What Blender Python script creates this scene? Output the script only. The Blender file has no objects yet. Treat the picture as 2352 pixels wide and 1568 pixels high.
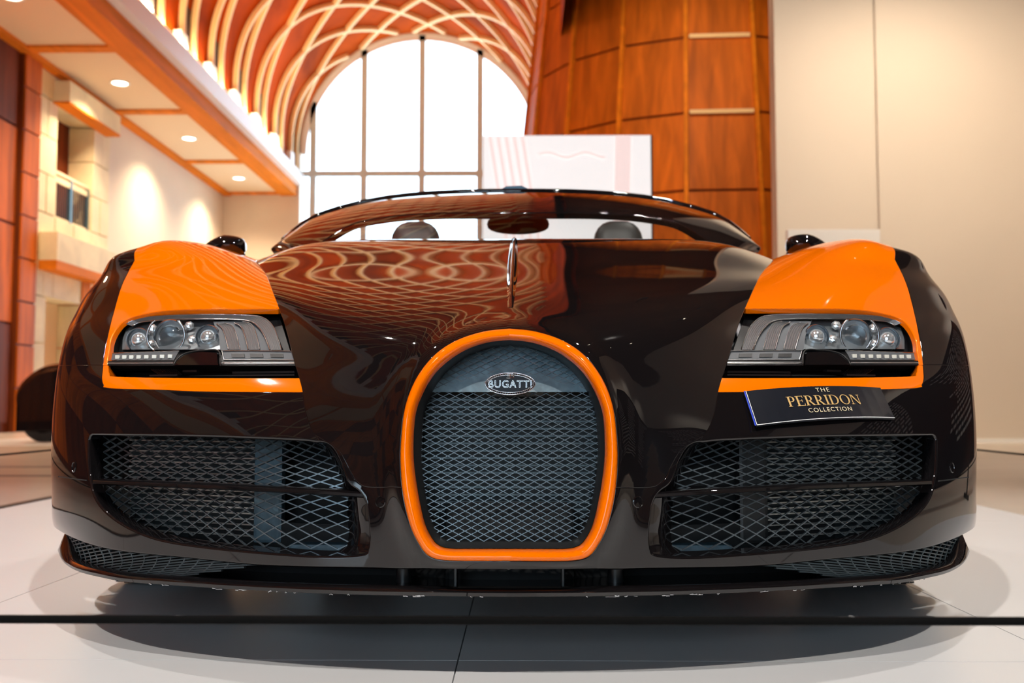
import bpy, bmesh, math, random
import numpy as np
from mathutils import Vector, Matrix, geometry

random.seed(7)
SC = bpy.context.scene
COL = SC.collection

# ------------------------------------------------------------------ camera
IW, IH, FPX = 2352.0, 1568.0, 2300.0
CAM = np.array([0.021, 0.0, 0.44])
YAW = math.atan(23.0 / FPX)
PITCH = math.atan(146.0 / FPX)
cd = bpy.data.cameras.new('camera')
cam = bpy.data.objects.new('camera', cd)
COL.objects.link(cam)
cam.location = CAM
cam.rotation_euler = (math.pi / 2 + PITCH, 0, YAW)
cd.sensor_width = 36.0
cd.lens = 36.0 * FPX / IW
cd.clip_start = 0.05
cd.clip_end = 300
cd.dof.use_dof = True
cd.dof.focus_distance = 1.72
cd.dof.aperture_fstop = 5.0
SC.camera = cam
Rm = np.array((Matrix.Rotation(YAW, 3, 'Z') @ Matrix.Rotation(math.pi / 2 + PITCH, 3, 'X')))
RX, RU, RF = Rm[:, 0], Rm[:, 1], -Rm[:, 2]

# ------------------------------------------------------------------ world and exposure
w = bpy.data.worlds.new('daylight')
SC.world = w
w.use_nodes = True
bg = w.node_tree.nodes['Background']
bg.inputs[0].default_value = (0.66, 0.85, 1.0, 1)
bg.inputs[1].default_value = 5.0
SC.view_settings.view_transform = 'Standard'
SC.view_settings.look = 'None'
SC.view_settings.gamma = 1.0
SC.view_settings.use_curve_mapping = False
SC.view_settings.exposure = 0.0
SC.cycles.use_denoising = True
SC.cycles.max_bounces = 10
SC.cycles.diffuse_bounces = 4
SC.cycles.transparent_max_bounces = 24
SC.cycles.sample_clamp_indirect = 8.0


def pix(px, py, Y):
    """pixel of the photograph + distance along the hall -> point in metres"""
    d = RF + RX * ((px - IW / 2) / FPX) + RU * ((IH / 2 - py) / FPX)
    return CAM + d * ((Y - CAM[1]) / d[1])


def pix_x(X, py, Y):
    """point at lateral X and distance Y seen on image row py"""
    z0, z1 = 0.0, 1.0
    def row(z):
        return project(np.array([[X, Y, z]]))[0][1]
    a, b = row(z0), row(z1)
    z = z0 + (py - a) / (b - a)
    a2 = row(z)
    z += (py - a2) / (b - a)
    return np.array([X, Y, z])


def project(P):
    v = np.asarray(P, float) - CAM
    x, y, z = v @ RX, v @ RU, v @ RF
    return np.stack([IW / 2 + FPX * x / z, IH / 2 - FPX * y / z], -1)


# ------------------------------------------------------------------ materials
MATS = {}


def mat(name, col=(0.5, 0.5, 0.5), rough=0.5, metal=0.0, ior=1.5, coat=0.0, emit=None, estr=0.0, alpha=1.0, spec=None,
        noise=None, bump=None, trans=0.0):
    """noise = (scale, amount, stretch(x,y,z)) colour variation; bump = (scale, strength)"""
    if name in MATS:
        return MATS[name]
    m = bpy.data.materials.new(name)
    m.use_nodes = True
    nt = m.node_tree
    b = nt.nodes['Principled BSDF']
    b.inputs['Base Color'].default_value = (*col, 1)
    b.inputs['Roughness'].default_value = rough
    b.inputs['Metallic'].default_value = metal
    b.inputs['IOR'].default_value = ior
    b.inputs['Coat Weight'].default_value = coat
    b.inputs['Coat Roughness'].default_value = 0.02
    b.inputs['Transmission Weight'].default_value = trans
    if spec is not None:
        b.inputs['Specular IOR Level'].default_value = spec
    if emit:
        b.inputs['Emission Color'].default_value = (*emit, 1)
        b.inputs['Emission Strength'].default_value = estr
    if noise or bump:
        tc = nt.nodes.new('ShaderNodeTexCoord')
    if noise:
        mp = nt.nodes.new('ShaderNodeMapping')
        mp.inputs['Scale'].default_value = noise[2]
        nz = nt.nodes.new('ShaderNodeTexNoise')
        nz.inputs['Scale'].default_value = noise[0]
        nz.inputs['Detail'].default_value = 6
        nz.inputs['Distortion'].default_value = 0.6
        cr = nt.nodes.new('ShaderNodeValToRGB')
        a = noise[1]
        cr.color_ramp.elements[0].position = 0.3
        cr.color_ramp.elements[1].position = 0.7
        cr.color_ramp.elements[0].color = (*[c * (1 - a) for c in col], 1)
        cr.color_ramp.elements[1].color = (*[min(1, c * (1 + a)) for c in col], 1)
        nt.links.new(tc.outputs['Object'], mp.inputs[0])
        nt.links.new(mp.outputs[0], nz.inputs['Vector'])
        nt.links.new(nz.outputs['Fac'], cr.inputs[0])
        nt.links.new(cr.outputs[0], b.inputs['Base Color'])
    if bump:
        n2 = nt.nodes.new('ShaderNodeTexNoise')
        n2.inputs['Scale'].default_value = bump[0]
        bp = nt.nodes.new('ShaderNodeBump')
        bp.inputs['Strength'].default_value = bump[1]
        nt.links.new(tc.outputs['Object'], n2.inputs['Vector'])
        nt.links.new(n2.outputs['Fac'], bp.inputs['Height'])
        nt.links.new(bp.outputs[0], b.inputs['Normal'])
    MATS[name] = m
    return m


def glass_mat(name, tint=(1, 1, 1), ior=1.5, rough=0.0):
    """thin clear sheet: fresnel reflection over a clear view"""
    if name in MATS:
        return MATS[name]
    m = bpy.data.materials.new(name)
    m.use_nodes = True
    nt = m.node_tree
    nt.nodes.remove(nt.nodes['Principled BSDF'])
    out = nt.nodes['Material Output']
    tr = nt.nodes.new('ShaderNodeBsdfTransparent')
    tr.inputs[0].default_value = (*tint, 1)
    gl = nt.nodes.new('ShaderNodeBsdfGlossy')
    gl.inputs['Roughness'].default_value = rough
    fr = nt.nodes.new('ShaderNodeFresnel')
    fr.inputs['IOR'].default_value = ior
    mx = nt.nodes.new('ShaderNodeMixShader')
    nt.links.new(fr.outputs[0], mx.inputs[0])
    nt.links.new(tr.outputs[0], mx.inputs[1])
    nt.links.new(gl.outputs[0], mx.inputs[2])
    nt.links.new(mx.outputs[0], out.inputs[0])
    MATS[name] = m
    return m


M_black = mat('black_paint', (0.006, 0.005, 0.0055), 0.03, ior=1.56, coat=0.15)
M_orange = mat('orange_paint', (1.0, 0.185, 0.0), 0.05, ior=1.45, coat=0.1)
M_satin = mat('satin_black_plastic', (0.012, 0.013, 0.014), 0.38)
M_matte = mat('matte_black_liner', (0.006, 0.007, 0.008), 0.7)
M_mesh = mat('dark_wire', (0.13, 0.16, 0.18), 0.3, metal=0.7)
M_rad = mat('radiator_metal', (0.09, 0.12, 0.135), 0.4, metal=0.6)
M_fin = mat('intake_fin_metal', (0.55, 0.58, 0.56), 0.3, metal=0.7)
M_gbaffle = mat('grille_baffle_grey', (0.17, 0.27, 0.33), 0.5, noise=(60, 0.3, (1, 1, 1)))
M_bezel = mat('added_bezel_metal', (0.26, 0.29, 0.31), 0.3, metal=0.6)
M_spark = mat('lamp_sparkle', (0.86, 0.90, 0.92), 0.12, metal=0.75)  # bright metal imitating sparkle inside the headlamps
M_radcore = mat('radiator_core', (0.012, 0.018, 0.021), 0.6)
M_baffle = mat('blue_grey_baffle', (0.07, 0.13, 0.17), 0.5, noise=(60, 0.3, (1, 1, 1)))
M_chrome = mat('chrome', (0.82, 0.82, 0.84), 0.06, metal=1.0)
M_alu = mat('satin_aluminium', (0.55, 0.56, 0.58), 0.22, metal=1.0)
M_lampgrey = mat('lamp_grey', (0.10, 0.107, 0.118), 0.5, spec=.3)
M_band = mat('lamp_band', (0.26, 0.26, 0.265), 0.3, metal=0.5)
M_lampblack = mat('lamp_black', (0.009, 0.009, 0.010), 0.4, spec=.2)
M_lens = glass_mat('headlamp_lens', (0.97, 0.97, 0.98), 1.42)
M_wind = glass_mat('windscreen_glass', (0.93, 0.96, 0.95), 1.45)
M_reflector = mat('lamp_reflector', (0.95, 0.97, 1.0), 0.32, metal=0.7)
M_bulb = mat('projector_glass', (0.97, 0.99, 1.0), 0.0, ior=1.5, trans=1.0)
M_led = mat('led_block', (0.85, 0.82, 0.72), 0.2, coat=0.6)
M_rubber = mat('tyre_rubber', (0.02, 0.02, 0.021), 0.75, bump=(200, 0.2))
M_leather = mat('dark_leather', (0.025, 0.024, 0.022), 0.45, bump=(120, 0.15))
M_plate = mat('plate_face', (0.010, 0.012, 0.018), 0.22, coat=0.3)
M_gold = mat('gold_print', (0.80, 0.52, 0.20), 0.35, metal=0.3)
M_cream = mat('cream_print', (0.85, 0.72, 0.45), 0.4)
M_blue = mat('blue_edge', (0.02, 0.06, 0.55), 0.3)
M_white = mat('white_edge', (0.93, 0.93, 0.92), 0.4)
M_enamel = mat('dark_enamel', (0.006, 0.007, 0.011), 0.3, spec=.25)
M_shade = mat('blue_tinted_plastic', (0.03, 0.09, 0.15), 0.25)

M_wood = mat('red_wood', (0.60, 0.135, 0.006), 0.55, spec=.2, noise=(2.2, 0.32, (2.2, 2.2, 0.22)))
M_wooddark = mat('dark_wood', (0.18, 0.035, 0.006), 0.55, spec=.2, noise=(2.2, 0.35, (2.0, 2.0, 0.25)))
M_vault = mat('vault_wood', (0.41, 0.058, 0.002), 0.75, spec=.05, noise=(0.5, 0.45, (1, 1, 1)))
M_beam = mat('orange_timber', (0.78, 0.22, 0.012), 0.6, spec=.1, noise=(1.2, 0.2, (3, 0.3, 3)))
M_rib = mat('pale_rib', (0.95, 0.66, 0.32), 0.5, spec=.2)
M_slot = mat('dark_slot', (0.035, 0.008, 0.004), 0.6)
M_plaster = mat('cream_plaster', (0.80, 0.70, 0.56), 0.7, noise=(0.6, 0.04, (1, 1, 1)))
M_white_wall = mat('white_partition', (0.74, 0.66, 0.57), 0.6, noise=(0.4, 0.03, (1, 1, 1)))
M_soffit = mat('soffit_plaster', (0.90, 0.70, 0.47), 0.7)
M_stone = mat('cream_stone', (0.86, 0.74, 0.47), 0.6, noise=(1.2, 0.16, (1, 1, 1)))
M_floor = mat('hall_stone_floor', (0.70, 0.64, 0.56), 0.25, noise=(0.5, 0.12, (1, 1, 1)))
M_panel = mat('white_floor_panel', (0.76, 0.765, 0.775), 0.33, noise=(1.5, 0.02, (1, 1, 1)))
M_seam = mat('seam_dark', (0.10, 0.10, 0.11), 0.8)  # dark joint colour between the floor panels
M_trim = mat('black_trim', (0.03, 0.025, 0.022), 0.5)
M_cord = mat('black_cord', (0.004, 0.004, 0.004), 0.9, spec=.08, bump=(400, 0.3))
M_mull = mat('window_metal', (0.60, 0.66, 0.66), 0.5)
M_pane = glass_mat('window_pane', (1, 1, 1), 1.3)
M_board = mat('display_board', (0.88, 0.84, 0.82), 0.25, emit=(1.0, .96, .95), estr=.75)  # added glow stands in for window light coming through the board
M_pink = mat('pale_pink_print', (0.86, 0.66, 0.62), 0.3, emit=(1.0, .80, .77), estr=.75)  # print carries the same added glow as the board
M_ceil = mat('brown_ceiling', (0.055, 0.022, 0.012), 0.7, noise=(0.7, 0.3, (1, 1, 1)))
M_lampon = mat('lamp_glow', (1, 1, 1), 0.5, emit=(1.0, 0.86, 0.66), estr=14.0)
M_strip = mat('strip_glow', (1, 1, 1), 0.5, emit=(1.0, 0.80, 0.55), estr=4.0)
M_exit = mat('exit_sign_face', (0.6, 0.8, 0.65), 0.5, emit=(0.75, 1.0, 0.85), estr=1.2)
M_print = mat('grey_print', (0.42, 0.42, 0.42), 0.5)


# ------------------------------------------------------------------ object helpers
def link(name, me, parent=None, material=None):
    o = bpy.data.objects.new(name, me)
    COL.objects.link(o)
    if parent is not None:
        o.parent = parent
        o.matrix_parent_inverse = Matrix.Identity(4)
        p = np.array(LOC.get(parent.name, (0, 0, 0)))
        o.location = -Vector(p)
        LOC[o.name] = (0, 0, 0)
    if material is not None and not me.materials:
        me.materials.append(material)
    return o


LOC = {}   # world location of the Empties that carry parts (parts are modelled in world metres)


def tag(o, label=None, cat=None, group=None, kind=None):
    if label: o['label'] = label
    if cat: o['category'] = cat
    if group: o['group'] = group
    if kind: o['kind'] = kind
    return o


def empty(name, loc, label=None, cat=None, group=None, kind=None):
    o = bpy.data.objects.new(name, None)
    COL.objects.link(o)
    o.location = loc
    o.empty_display_size = 0.1
    LOC[o.name] = tuple(loc)
    return tag(o, label, cat, group, kind)


def mesh(name, V, F, material, parent=None, smooth=False, normals=None, mirror=False):
    V = np.asarray(V, float).copy()
    if mirror:
        V[:, 0] *= -1
        F = [tuple(reversed(f)) for f in F]
        if normals is not None:
            normals = np.asarray(normals).copy()
            normals[:, 0] *= -1
    me = bpy.data.meshes.new(name)
    me.from_pydata([tuple(v) for v in V], [], [tuple(int(i) for i in f) for f in F])
    me.materials.append(material)
    if smooth:
        me.polygons.foreach_set('use_smooth', [True] * len(me.polygons))
    me.update()
    if normals is not None:
        me.normals_split_custom_set_from_vertices([tuple(n) for n in normals])
    return link(name, me, parent)


class MB:
    """collects simple solids into one mesh"""
    def __init__(self):
        self.V, self.F = [], []

    def add(self, V, F):
        n = len(self.V)
        self.V += [tuple(float(c) for c in v) for v in V]
        self.F += [tuple(i + n for i in f) for f in F]
        return self

    def box(self, x0, x1, y0, y1, z0, z1):
        V = [(x, y, z) for x in (x0, x1) for y in (y0, y1) for z in (z0, z1)]
        F = [(0, 1, 3, 2), (4, 6, 7, 5), (0, 4, 5, 1), (2, 3, 7, 6), (0, 2, 6, 4), (1, 5, 7, 3)]
        return self.add(V, F)

    def bar(self, a, b, w, h, up=(0, 0, 1)):
        a, b = np.array(a, float), np.array(b, float)
        t = b - a
        t /= max(1e-9, np.linalg.norm(t))
        s = np.cross(t, up)
        if np.linalg.norm(s) < 1e-6:
            s = np.cross(t, (1, 0, 0))
        s /= np.linalg.norm(s)
        u = np.cross(s, t)
        V = []
        for p in (a, b):
            for i, j in ((-1, -1), (1, -1), (1, 1), (-1, 1)):
                V.append(p + s * (i * w / 2) + u * (j * h / 2))
        return self.add(V, [(0, 1, 5, 4), (1, 2, 6, 5), (2, 3, 7, 6), (3, 0, 4, 7), (3, 2, 1, 0), (4, 5, 6, 7)])

    def tube(self, pts, r, n=8, caps=True, closed=False):
        pts = [np.array(p, float) for p in pts]
        rs = r if hasattr(r, '__len__') else [r] * len(pts)
        m = len(pts)
        V, F = [], []
        prev = None
        for i, p in enumerate(pts):
            a = pts[(i - 1) % m] if (closed or i > 0) else p
            b = pts[(i + 1) % m] if (closed or i < m - 1) else p
            t = b - a
            t /= max(1e-9, np.linalg.norm(t))
            ref = np.array([0, 0, 1.0]) if prev is None else prev
            s = ref - t * (ref @ t)
            if np.linalg.norm(s) < 1e-6:
                s = np.cross(t, (1, 0, 0.3))
            s /= np.linalg.norm(s)
            prev = s
            q = np.cross(t, s)
            for k in range(n):
                an = 2 * math.pi * k / n
                V.append(p + rs[i] * (s * math.cos(an) + q * math.sin(an)))
        L = m if closed else m - 1
        for i in range(L):
            j = (i + 1) % m
            for k in range(n):
                k2 = (k + 1) % n
                F.append((i * n + k, j * n + k, j * n + k2, i * n + k2))
        if caps and not closed:
            F.append(tuple(range(n - 1, -1, -1)))
            F.append(tuple((m - 1) * n + k for k in range(n)))
        return self.add(V, F)

    def lathe(self, c, axis, prof, n=24):
        """prof: (radius, along)"""
        c = np.array(c, float)
        t = np.array(axis, float)
        t /= np.linalg.norm(t)
        s = np.cross(t, (0, 0, 1.0)) if abs(t[2]) < 0.9 else np.cross(t, (1.0, 0, 0))
        s /= np.linalg.norm(s)
        q = np.cross(t, s)
        V, F = [], []
        for r, z in prof:
            for k in range(n):
                an = 2 * math.pi * k / n
                V.append(c + t * z + r * (s * math.cos(an) + q * math.sin(an)))
        for i in range(len(prof) - 1):
            for k in range(n):
                k2 = (k + 1) % n
                F.append((i * n + k, i * n + k2, (i + 1) * n + k2, (i + 1) * n + k))
        return self.add(V, F)

    def grid(self, P, flip=False):
        P = np.asarray(P)
        a, b = P.shape[:2]
        F = []
        for i in range(a - 1):
            for j in range(b - 1):
                f = (i * b + j, i * b + j + 1, (i + 1) * b + j + 1, (i + 1) * b + j)
                F.append(f[::-1] if flip else f)
        return self.add(P.reshape(-1, 3), F)

    def build(self, name, material, parent=None, smooth=False, mirror=False, bevel=0.0, angle=None):
        o = mesh(name, self.V, self.F, material, parent, smooth, mirror=mirror)
        if bevel:
            bm = bmesh.new()
            bm.from_mesh(o.data)
            bmesh.ops.bevel(bm, geom=bm.edges[:], offset=bevel, segments=2, affect='EDGES', profile=0.7)
            bm.to_mesh(o.data)
            bm.free()
        if angle is not None:
            sharp_by_angle(o.data, angle)
        return o


def sharp_by_angle(me, deg):
    bm = bmesh.new()
    bm.from_mesh(me)
    bmesh.ops.recalc_face_normals(bm, faces=bm.faces[:])
    for f in bm.faces:
        f.smooth = True
    lim = math.radians(deg)
    for e in bm.edges:
        if len(e.link_faces) == 2 and e.calc_face_angle(0) > lim:
            e.smooth = False
    bm.to_mesh(me)
    bm.free()


def structure(name, mb, material, parent=None, **k):
    o = mb.build(name, material, parent, **k)
    if parent is None:
        o['kind'] = 'structure'
    return o


def text_mesh(body, size=1.0, outline=0.0, extrude=0.0, spacing=1.0):
    """the letters of the built-in font as vertices and faces, centred on the origin, cap height = size"""
    cu = bpy.data.curves.new('letters', 'FONT')
    cu.body = body
    cu.space_character = spacing
    cu.resolution_u = 6
    if outline:
        cu.fill_mode = 'NONE'
        cu.bevel_depth = outline
        cu.bevel_resolution = 1
    else:
        cu.extrude = extrude
    o = bpy.data.objects.new('letters', cu)
    COL.objects.link(o)
    dg = bpy.context.evaluated_depsgraph_get()
    me = o.evaluated_get(dg).to_mesh()
    V = np.array([v.co[:] for v in me.vertices])
    F = [tuple(p.vertices) for p in me.polygons]
    o.evaluated_get(dg).to_mesh_clear()
    bpy.data.objects.remove(o)
    bpy.data.curves.remove(cu)
    lo, hi = V.min(0), V.max(0)
    s = size / (hi[1] - lo[1])
    V[:, 0] -= (lo[0] + hi[0]) / 2
    V[:, 1] -= (lo[1] + hi[1]) / 2
    return V * s, F


# ================================================================== THE HALL
D_END = 34.0
FLOOR_Z = -0.10
XV0, XV1, ZV = -7.70, 0.82, 9.1          # vault: side walls and spring height
XC, RV = (XV0 + XV1) / 2, (XV1 - XV0) / 2
Y_BACK = -14.0
X_LEFT, X_RIGHT = -10.25, 7.6

structure('floor', MB().box(X_LEFT - .3, X_RIGHT + .3, Y_BACK - .3, D_END + .6, FLOOR_Z - .2, FLOOR_Z), M_floor)

# left wall: dark timber by the entrance, stone-clad bay, plaster beyond
wl = MB()
wl.box(X_LEFT - .3, X_LEFT, 24.4, D_END, FLOOR_Z, 12)
structure('wall_left', wl, M_plaster)
wt = structure('wall_left_timber', MB().box(X_LEFT - .3, X_LEFT, Y_BACK, 20.0, FLOOR_Z, 12), M_wooddark)
for k in range(16):
    y0 = Y_BACK + .05 + k * 2.12
    for j in range(4):
        structure('timber_panel', MB().box(X_LEFT, X_LEFT + .04, y0, min(y0 + 2.06, 19.9), .1 + j * 2.0, 2.04 + j * 2.0), M_wood if (k + j) % 3 else M_wooddark, wt)
wd = structure('wall_left_pilaster', MB().box(X_LEFT - .3, X_LEFT + .10, 19.98, 20.68, FLOOR_Z, 7.9), M_wooddark)
for j in range(9):
    structure('pilaster_panel', MB().box(X_LEFT + .10, X_LEFT + .14, 20.0, 20.66, FLOOR_Z + .02 + j * .88, FLOOR_Z + .86 + j * .88), M_wood, wd)

# stone bay with balcony opening above and doorway below
sb = structure('wall_left_stone_bay', MB().box(X_LEFT - .62, X_LEFT - .58, 20.68, 24.4, FLOOR_Z, 7.9), M_wooddark)
oy0, oy1, oz0, oz1 = 21.6, 23.45, 4.55, 7.05     # balcony opening
dy0, dy1, dz1 = 21.3, 22.95, 2.75                # doorway
zc = FLOOR_Z
row = 0
ze = [FLOOR_Z, .8, 1.75, 2.75, 3.65, 4.55, 5.4, 6.22, 7.05, 7.62]
for r in range(len(ze) - 1):
    z0, z1 = ze[r], ze[r + 1]
    cuts = [20.68, 21.6, 22.5, 23.45, 24.4] if r % 2 == 0 else [20.68, 21.15, 21.6, 22.95, 23.45, 23.9, 24.4]
    if z1 <= dz1 + .01:
        cuts = sorted(set([20.68, dy0, dy1, 23.7 if r % 2 else 23.4, 24.4]))
    for a, b in zip(cuts[:-1], cuts[1:]):
        if z0 >= oz0 - .01 and z1 <= oz1 + .01 and a >= oy0 - .01 and b <= oy1 + .01:
            continue
        if z1 <= dz1 + .01 and a >= dy0 - .01 and b <= dy1 + .01:
            continue
        structure('stone_block', MB().box(X_LEFT - .55, X_LEFT + .06 + random.uniform(-.008, .008), a + .012, b - .012, z0 + .012, z1 - .012), M_stone, sb, bevel=.012)
structure('hood_canopy', MB().box(X_LEFT + .06, X_LEFT + .42, oy0 - .25, oy1 + .65, 7.05, 7.5), M_stone, sb)
structure('canopy_underside', MB().box(X_LEFT + .06, X_LEFT + .42, oy0 - .25, oy1 + .65, 7.0, 7.05), M_beam, sb)
structure('stone_ledge', MB().box(X_LEFT + .06, X_LEFT + .45, 20.9, 24.3, 3.5, 4.1), M_stone, sb)
structure('ledge_underside', MB().box(X_LEFT + .06, X_LEFT + .45, 20.9, 24.3, 3.3, 3.5), M_beam, sb)
structure('door_1', MB().box(X_LEFT - .52, X_LEFT - .46, dy0, dy1, FLOOR_Z, dz1), M_soffit)
structure('post_cladding', MB().box(X_LEFT - .5, X_LEFT + .09, 23.0, 23.4, FLOOR_Z, 3.3), M_beam, sb)

rl = empty('balcony_railing', (X_LEFT - .05, oy0, oz0), 'dark balcony railing with pale handrail in the stone wall opening', 'railing')
MB().box(X_LEFT - .10, X_LEFT - .02, oy0, oy1, oz0 + 1.0, oz0 + 1.07).build('handrail', M_soffit, rl)
MB().box(X_LEFT - .09, X_LEFT - .03, oy0, oy1, oz0 + .82, oz0 + .95).build('top_band', M_stone, rl)
for yy in (oy0 + .03, (oy0 + oy1) / 2, oy1 - .03):
    MB().box(X_LEFT - .10, X_LEFT - .02, yy - .05, yy + .05, oz0, oz0 + 1.0).build('post', M_shade, rl)
for k in range(18):
    yy = oy0 + .1 + k * .098
    MB().box(X_LEFT - .07, X_LEFT - .05, yy, yy + .02, oz0 + .05, oz0 + .82).build('baluster', M_trim, rl)
MB().box(X_LEFT - .08, X_LEFT - .04, oy0, oy1, oz0, oz0 + .06).build('bottom_rail', M_stone, rl)

ex = empty('exit_sign', (X_LEFT + .5, 23.2, 3.12), 'small glowing exit sign hanging under the stone ledge', 'sign')
MB().box(X_LEFT + .30, X_LEFT + .66, 23.16, 23.22, 2.98, 3.2).build('case', M_white, ex, bevel=.006)
MB().box(X_LEFT + .32, X_LEFT + .64, 23.145, 23.16, 3.0, 3.18).build('face', M_exit, ex)
MB().box(X_LEFT + .46, X_LEFT + .50, 23.17, 23.21, 3.2, 3.3).build('bracket', M_trim, ex)

# mezzanine: soffit panels between timber beams, white ledge above
mz = structure('ceiling_mezzanine', MB().box(X_LEFT, XV0 - .02, Y_BACK, D_END, 7.86, 7.98), M_beam)
structure('long_beam', MB().box(XV0 - .58, XV0 - .02, Y_BACK, D_END, 7.62, 7.86), M_beam, mz)
structure('long_beam', MB().box(X_LEFT, X_LEFT + .26, Y_BACK, D_END, 7.62, 7.86), M_beam, mz)
cross = [19.9, 24.3, 29.4, 33.85]
ys = [-11.2, -6.0, -.8, 4.4, 9.6, 14.8] + cross
for y in ys:
    structure('cross_beam', MB().box(X_LEFT + .26, XV0 - .58, y - .17, y + .17, 7.66, 7.86), M_beam, mz)
for a, b in zip(ys[:-1], ys[1:]):
    structure('soffit_panel', MB().box(X_LEFT + .27, XV0 - .59, a + .18, b - .18, 7.70, 7.84), M_soffit, mz)
structure('ledge', MB().box(XV0 - .46, XV0 + .20, Y_BACK, D_END, 7.98, 8.36), M_white, mz)

# vault with crossing ribs
NT = 40


def vault(t, r=0.0):
    """t 0..1 along the section from the left spring to the right; r = inset towards the room"""
    a, b = ZV - 8.0, math.pi * RV
    L = 2 * a + b
    s = t * L
    if s < a:
        return XV0 + r, 8.0 + s, 0.0
    if s > a + b:
        return XV1 - r, ZV - (s - a - b), 1.0
    th = (s - a) / RV
    return XC - (RV - r) * math.cos(th), ZV + (RV - r) * math.sin(th), th / math.pi


vm = MB()
P = []
for i in range(NT + 1):
    x, z, _ = vault(i / NT)
    P.append([(x, Y_BACK, z), (x, D_END, z)])
vm.grid(P)
P2 = [[(x + (x - XC) * .06, y, z + .25) for (x, y, z) in r] for r in P]
vm.grid(P2, True)
cv = structure('ceiling_vault', vm, M_vault, smooth=True)
PITCH_Y = 2.115
Y0S = [32.95 - PITCH_Y * k for k in range(22)]
L_TW = 4 * PITCH_Y


def rib_path(y0, sgn, side):
    pts = []
    for i in range(57):
        t = i / 56
        x, z, th = vault(t if side < 0 else 1 - t, 0.07)
        tt = th if side < 0 else 1 - th
        g = tt - math.sin(2 * math.pi * tt) / (2 * math.pi)
        y = y0 - sgn * .40 + sgn * L_TW * g
        if x > XV1 - .5 and z < ZV + 1.2 and y < 23:
            break
        if Y_BACK < y < D_END - .12:
            pts.append((x, y, z))
        elif pts:
            break
    return pts


for y0 in Y0S + [32.95 + PITCH_Y * k for k in (1, 2, 3)]:
    for sgn in (1, -1):
        p = rib_path(y0, sgn, -1)
        if len(p) > 2:
            b = MB()
            for q0, q1 in zip(p[:-1], p[1:]):
                pass
            n = len(p)
            rows = []
            for i in range(n):
                a, c = np.array(p[max(0, i - 1)]), np.array(p[min(n - 1, i + 1)])
                t = c - a
                t /= np.linalg.norm(t)
                x, z = p[i][0], p[i][2]
                nrm = np.array([XC - x, 0, max(0, ZV - z) * 0 + (ZV - z if z > ZV else 0)])
                nrm /= max(1e-6, np.linalg.norm(nrm))
                s = np.cross(t, nrm)
                s /= np.linalg.norm(s)
                q = np.array(p[i])
                rows.append([q - s * .065 - nrm * .06, q - s * .065 + nrm * .07, q + s * .065 + nrm * .07, q + s * .065 - nrm * .06, q - s * .065 - nrm * .06])
            b.grid(rows)
            structure('rib', b, M_rib, cv)
    if y0 < D_END:
        structure('ledge_block', MB().box(XV0 - .02, XV0 + .18, y0 - .75, y0 - .30, 8.36, 8.74), M_white, cv)
        structure('slot', MB().box(XV0 + .01, XV0 + .03, y0 - .32, y0 + .32, 8.36, 10.1), M_slot, cv)

# end wall with the arched window
we = MB()
arc = [(XC - RV * .985 * math.cos(math.pi * i / 40), ZV + RV * .985 * math.sin(math.pi * i / 40)) for i in range(41)]
out = [(X_LEFT - .3, 14.5)] + [(X_LEFT - .3 + (X_RIGHT - X_LEFT + .6) * i / 38, 14.5) for i in range(39)] + [(X_RIGHT + .3, 14.5)]
V, F = [], []
for (ax, az), (ox, oz) in zip(arc, out):
    for y in (D_END, D_END + .4):
        V += [(ax, y, az), (ox, y, oz)]
for i in range(40):
    a, c = 4 * i, 4 * (i + 1)
    F += [(a, c, c + 1, a + 1), (a + 2, a + 3, c + 3, c + 2), (a, a + 2, c + 2, c)]
we.add(V, F)
we.box(X_LEFT - .3, arc[0][0], D_END, D_END + .4, FLOOR_Z, ZV)
we.box(arc[-1][0], X_RIGHT + .3, D_END, D_END + .4, FLOOR_Z, ZV)
we.box(X_LEFT - .3, X_LEFT - .29, D_END, D_END + .4, ZV, 14.5)
we.box(X_LEFT - .3, X_RIGHT, D_END, D_END + .4, FLOOR_Z, .4)
we.add([(arc[0][0], D_END, ZV), (arc[0][0], D_END, 14.5), (X_LEFT - .3, D_END, 14.5), (X_LEFT - .3, D_END, ZV)], [(0, 1, 2, 3)])
we.add([(arc[-1][0], D_END, ZV), (arc[-1][0], D_END, 14.5), (X_RIGHT + .3, D_END, 14.5), (X_RIGHT + .3, D_END, ZV)], [(3, 2, 1, 0)])
structure('wall_end', we, M_plaster)


def arch_top(x):
    dx = min(abs(x - XC) / (RV * .985), 1)
    return ZV + RV * .985 * math.sqrt(1 - dx * dx)


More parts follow.
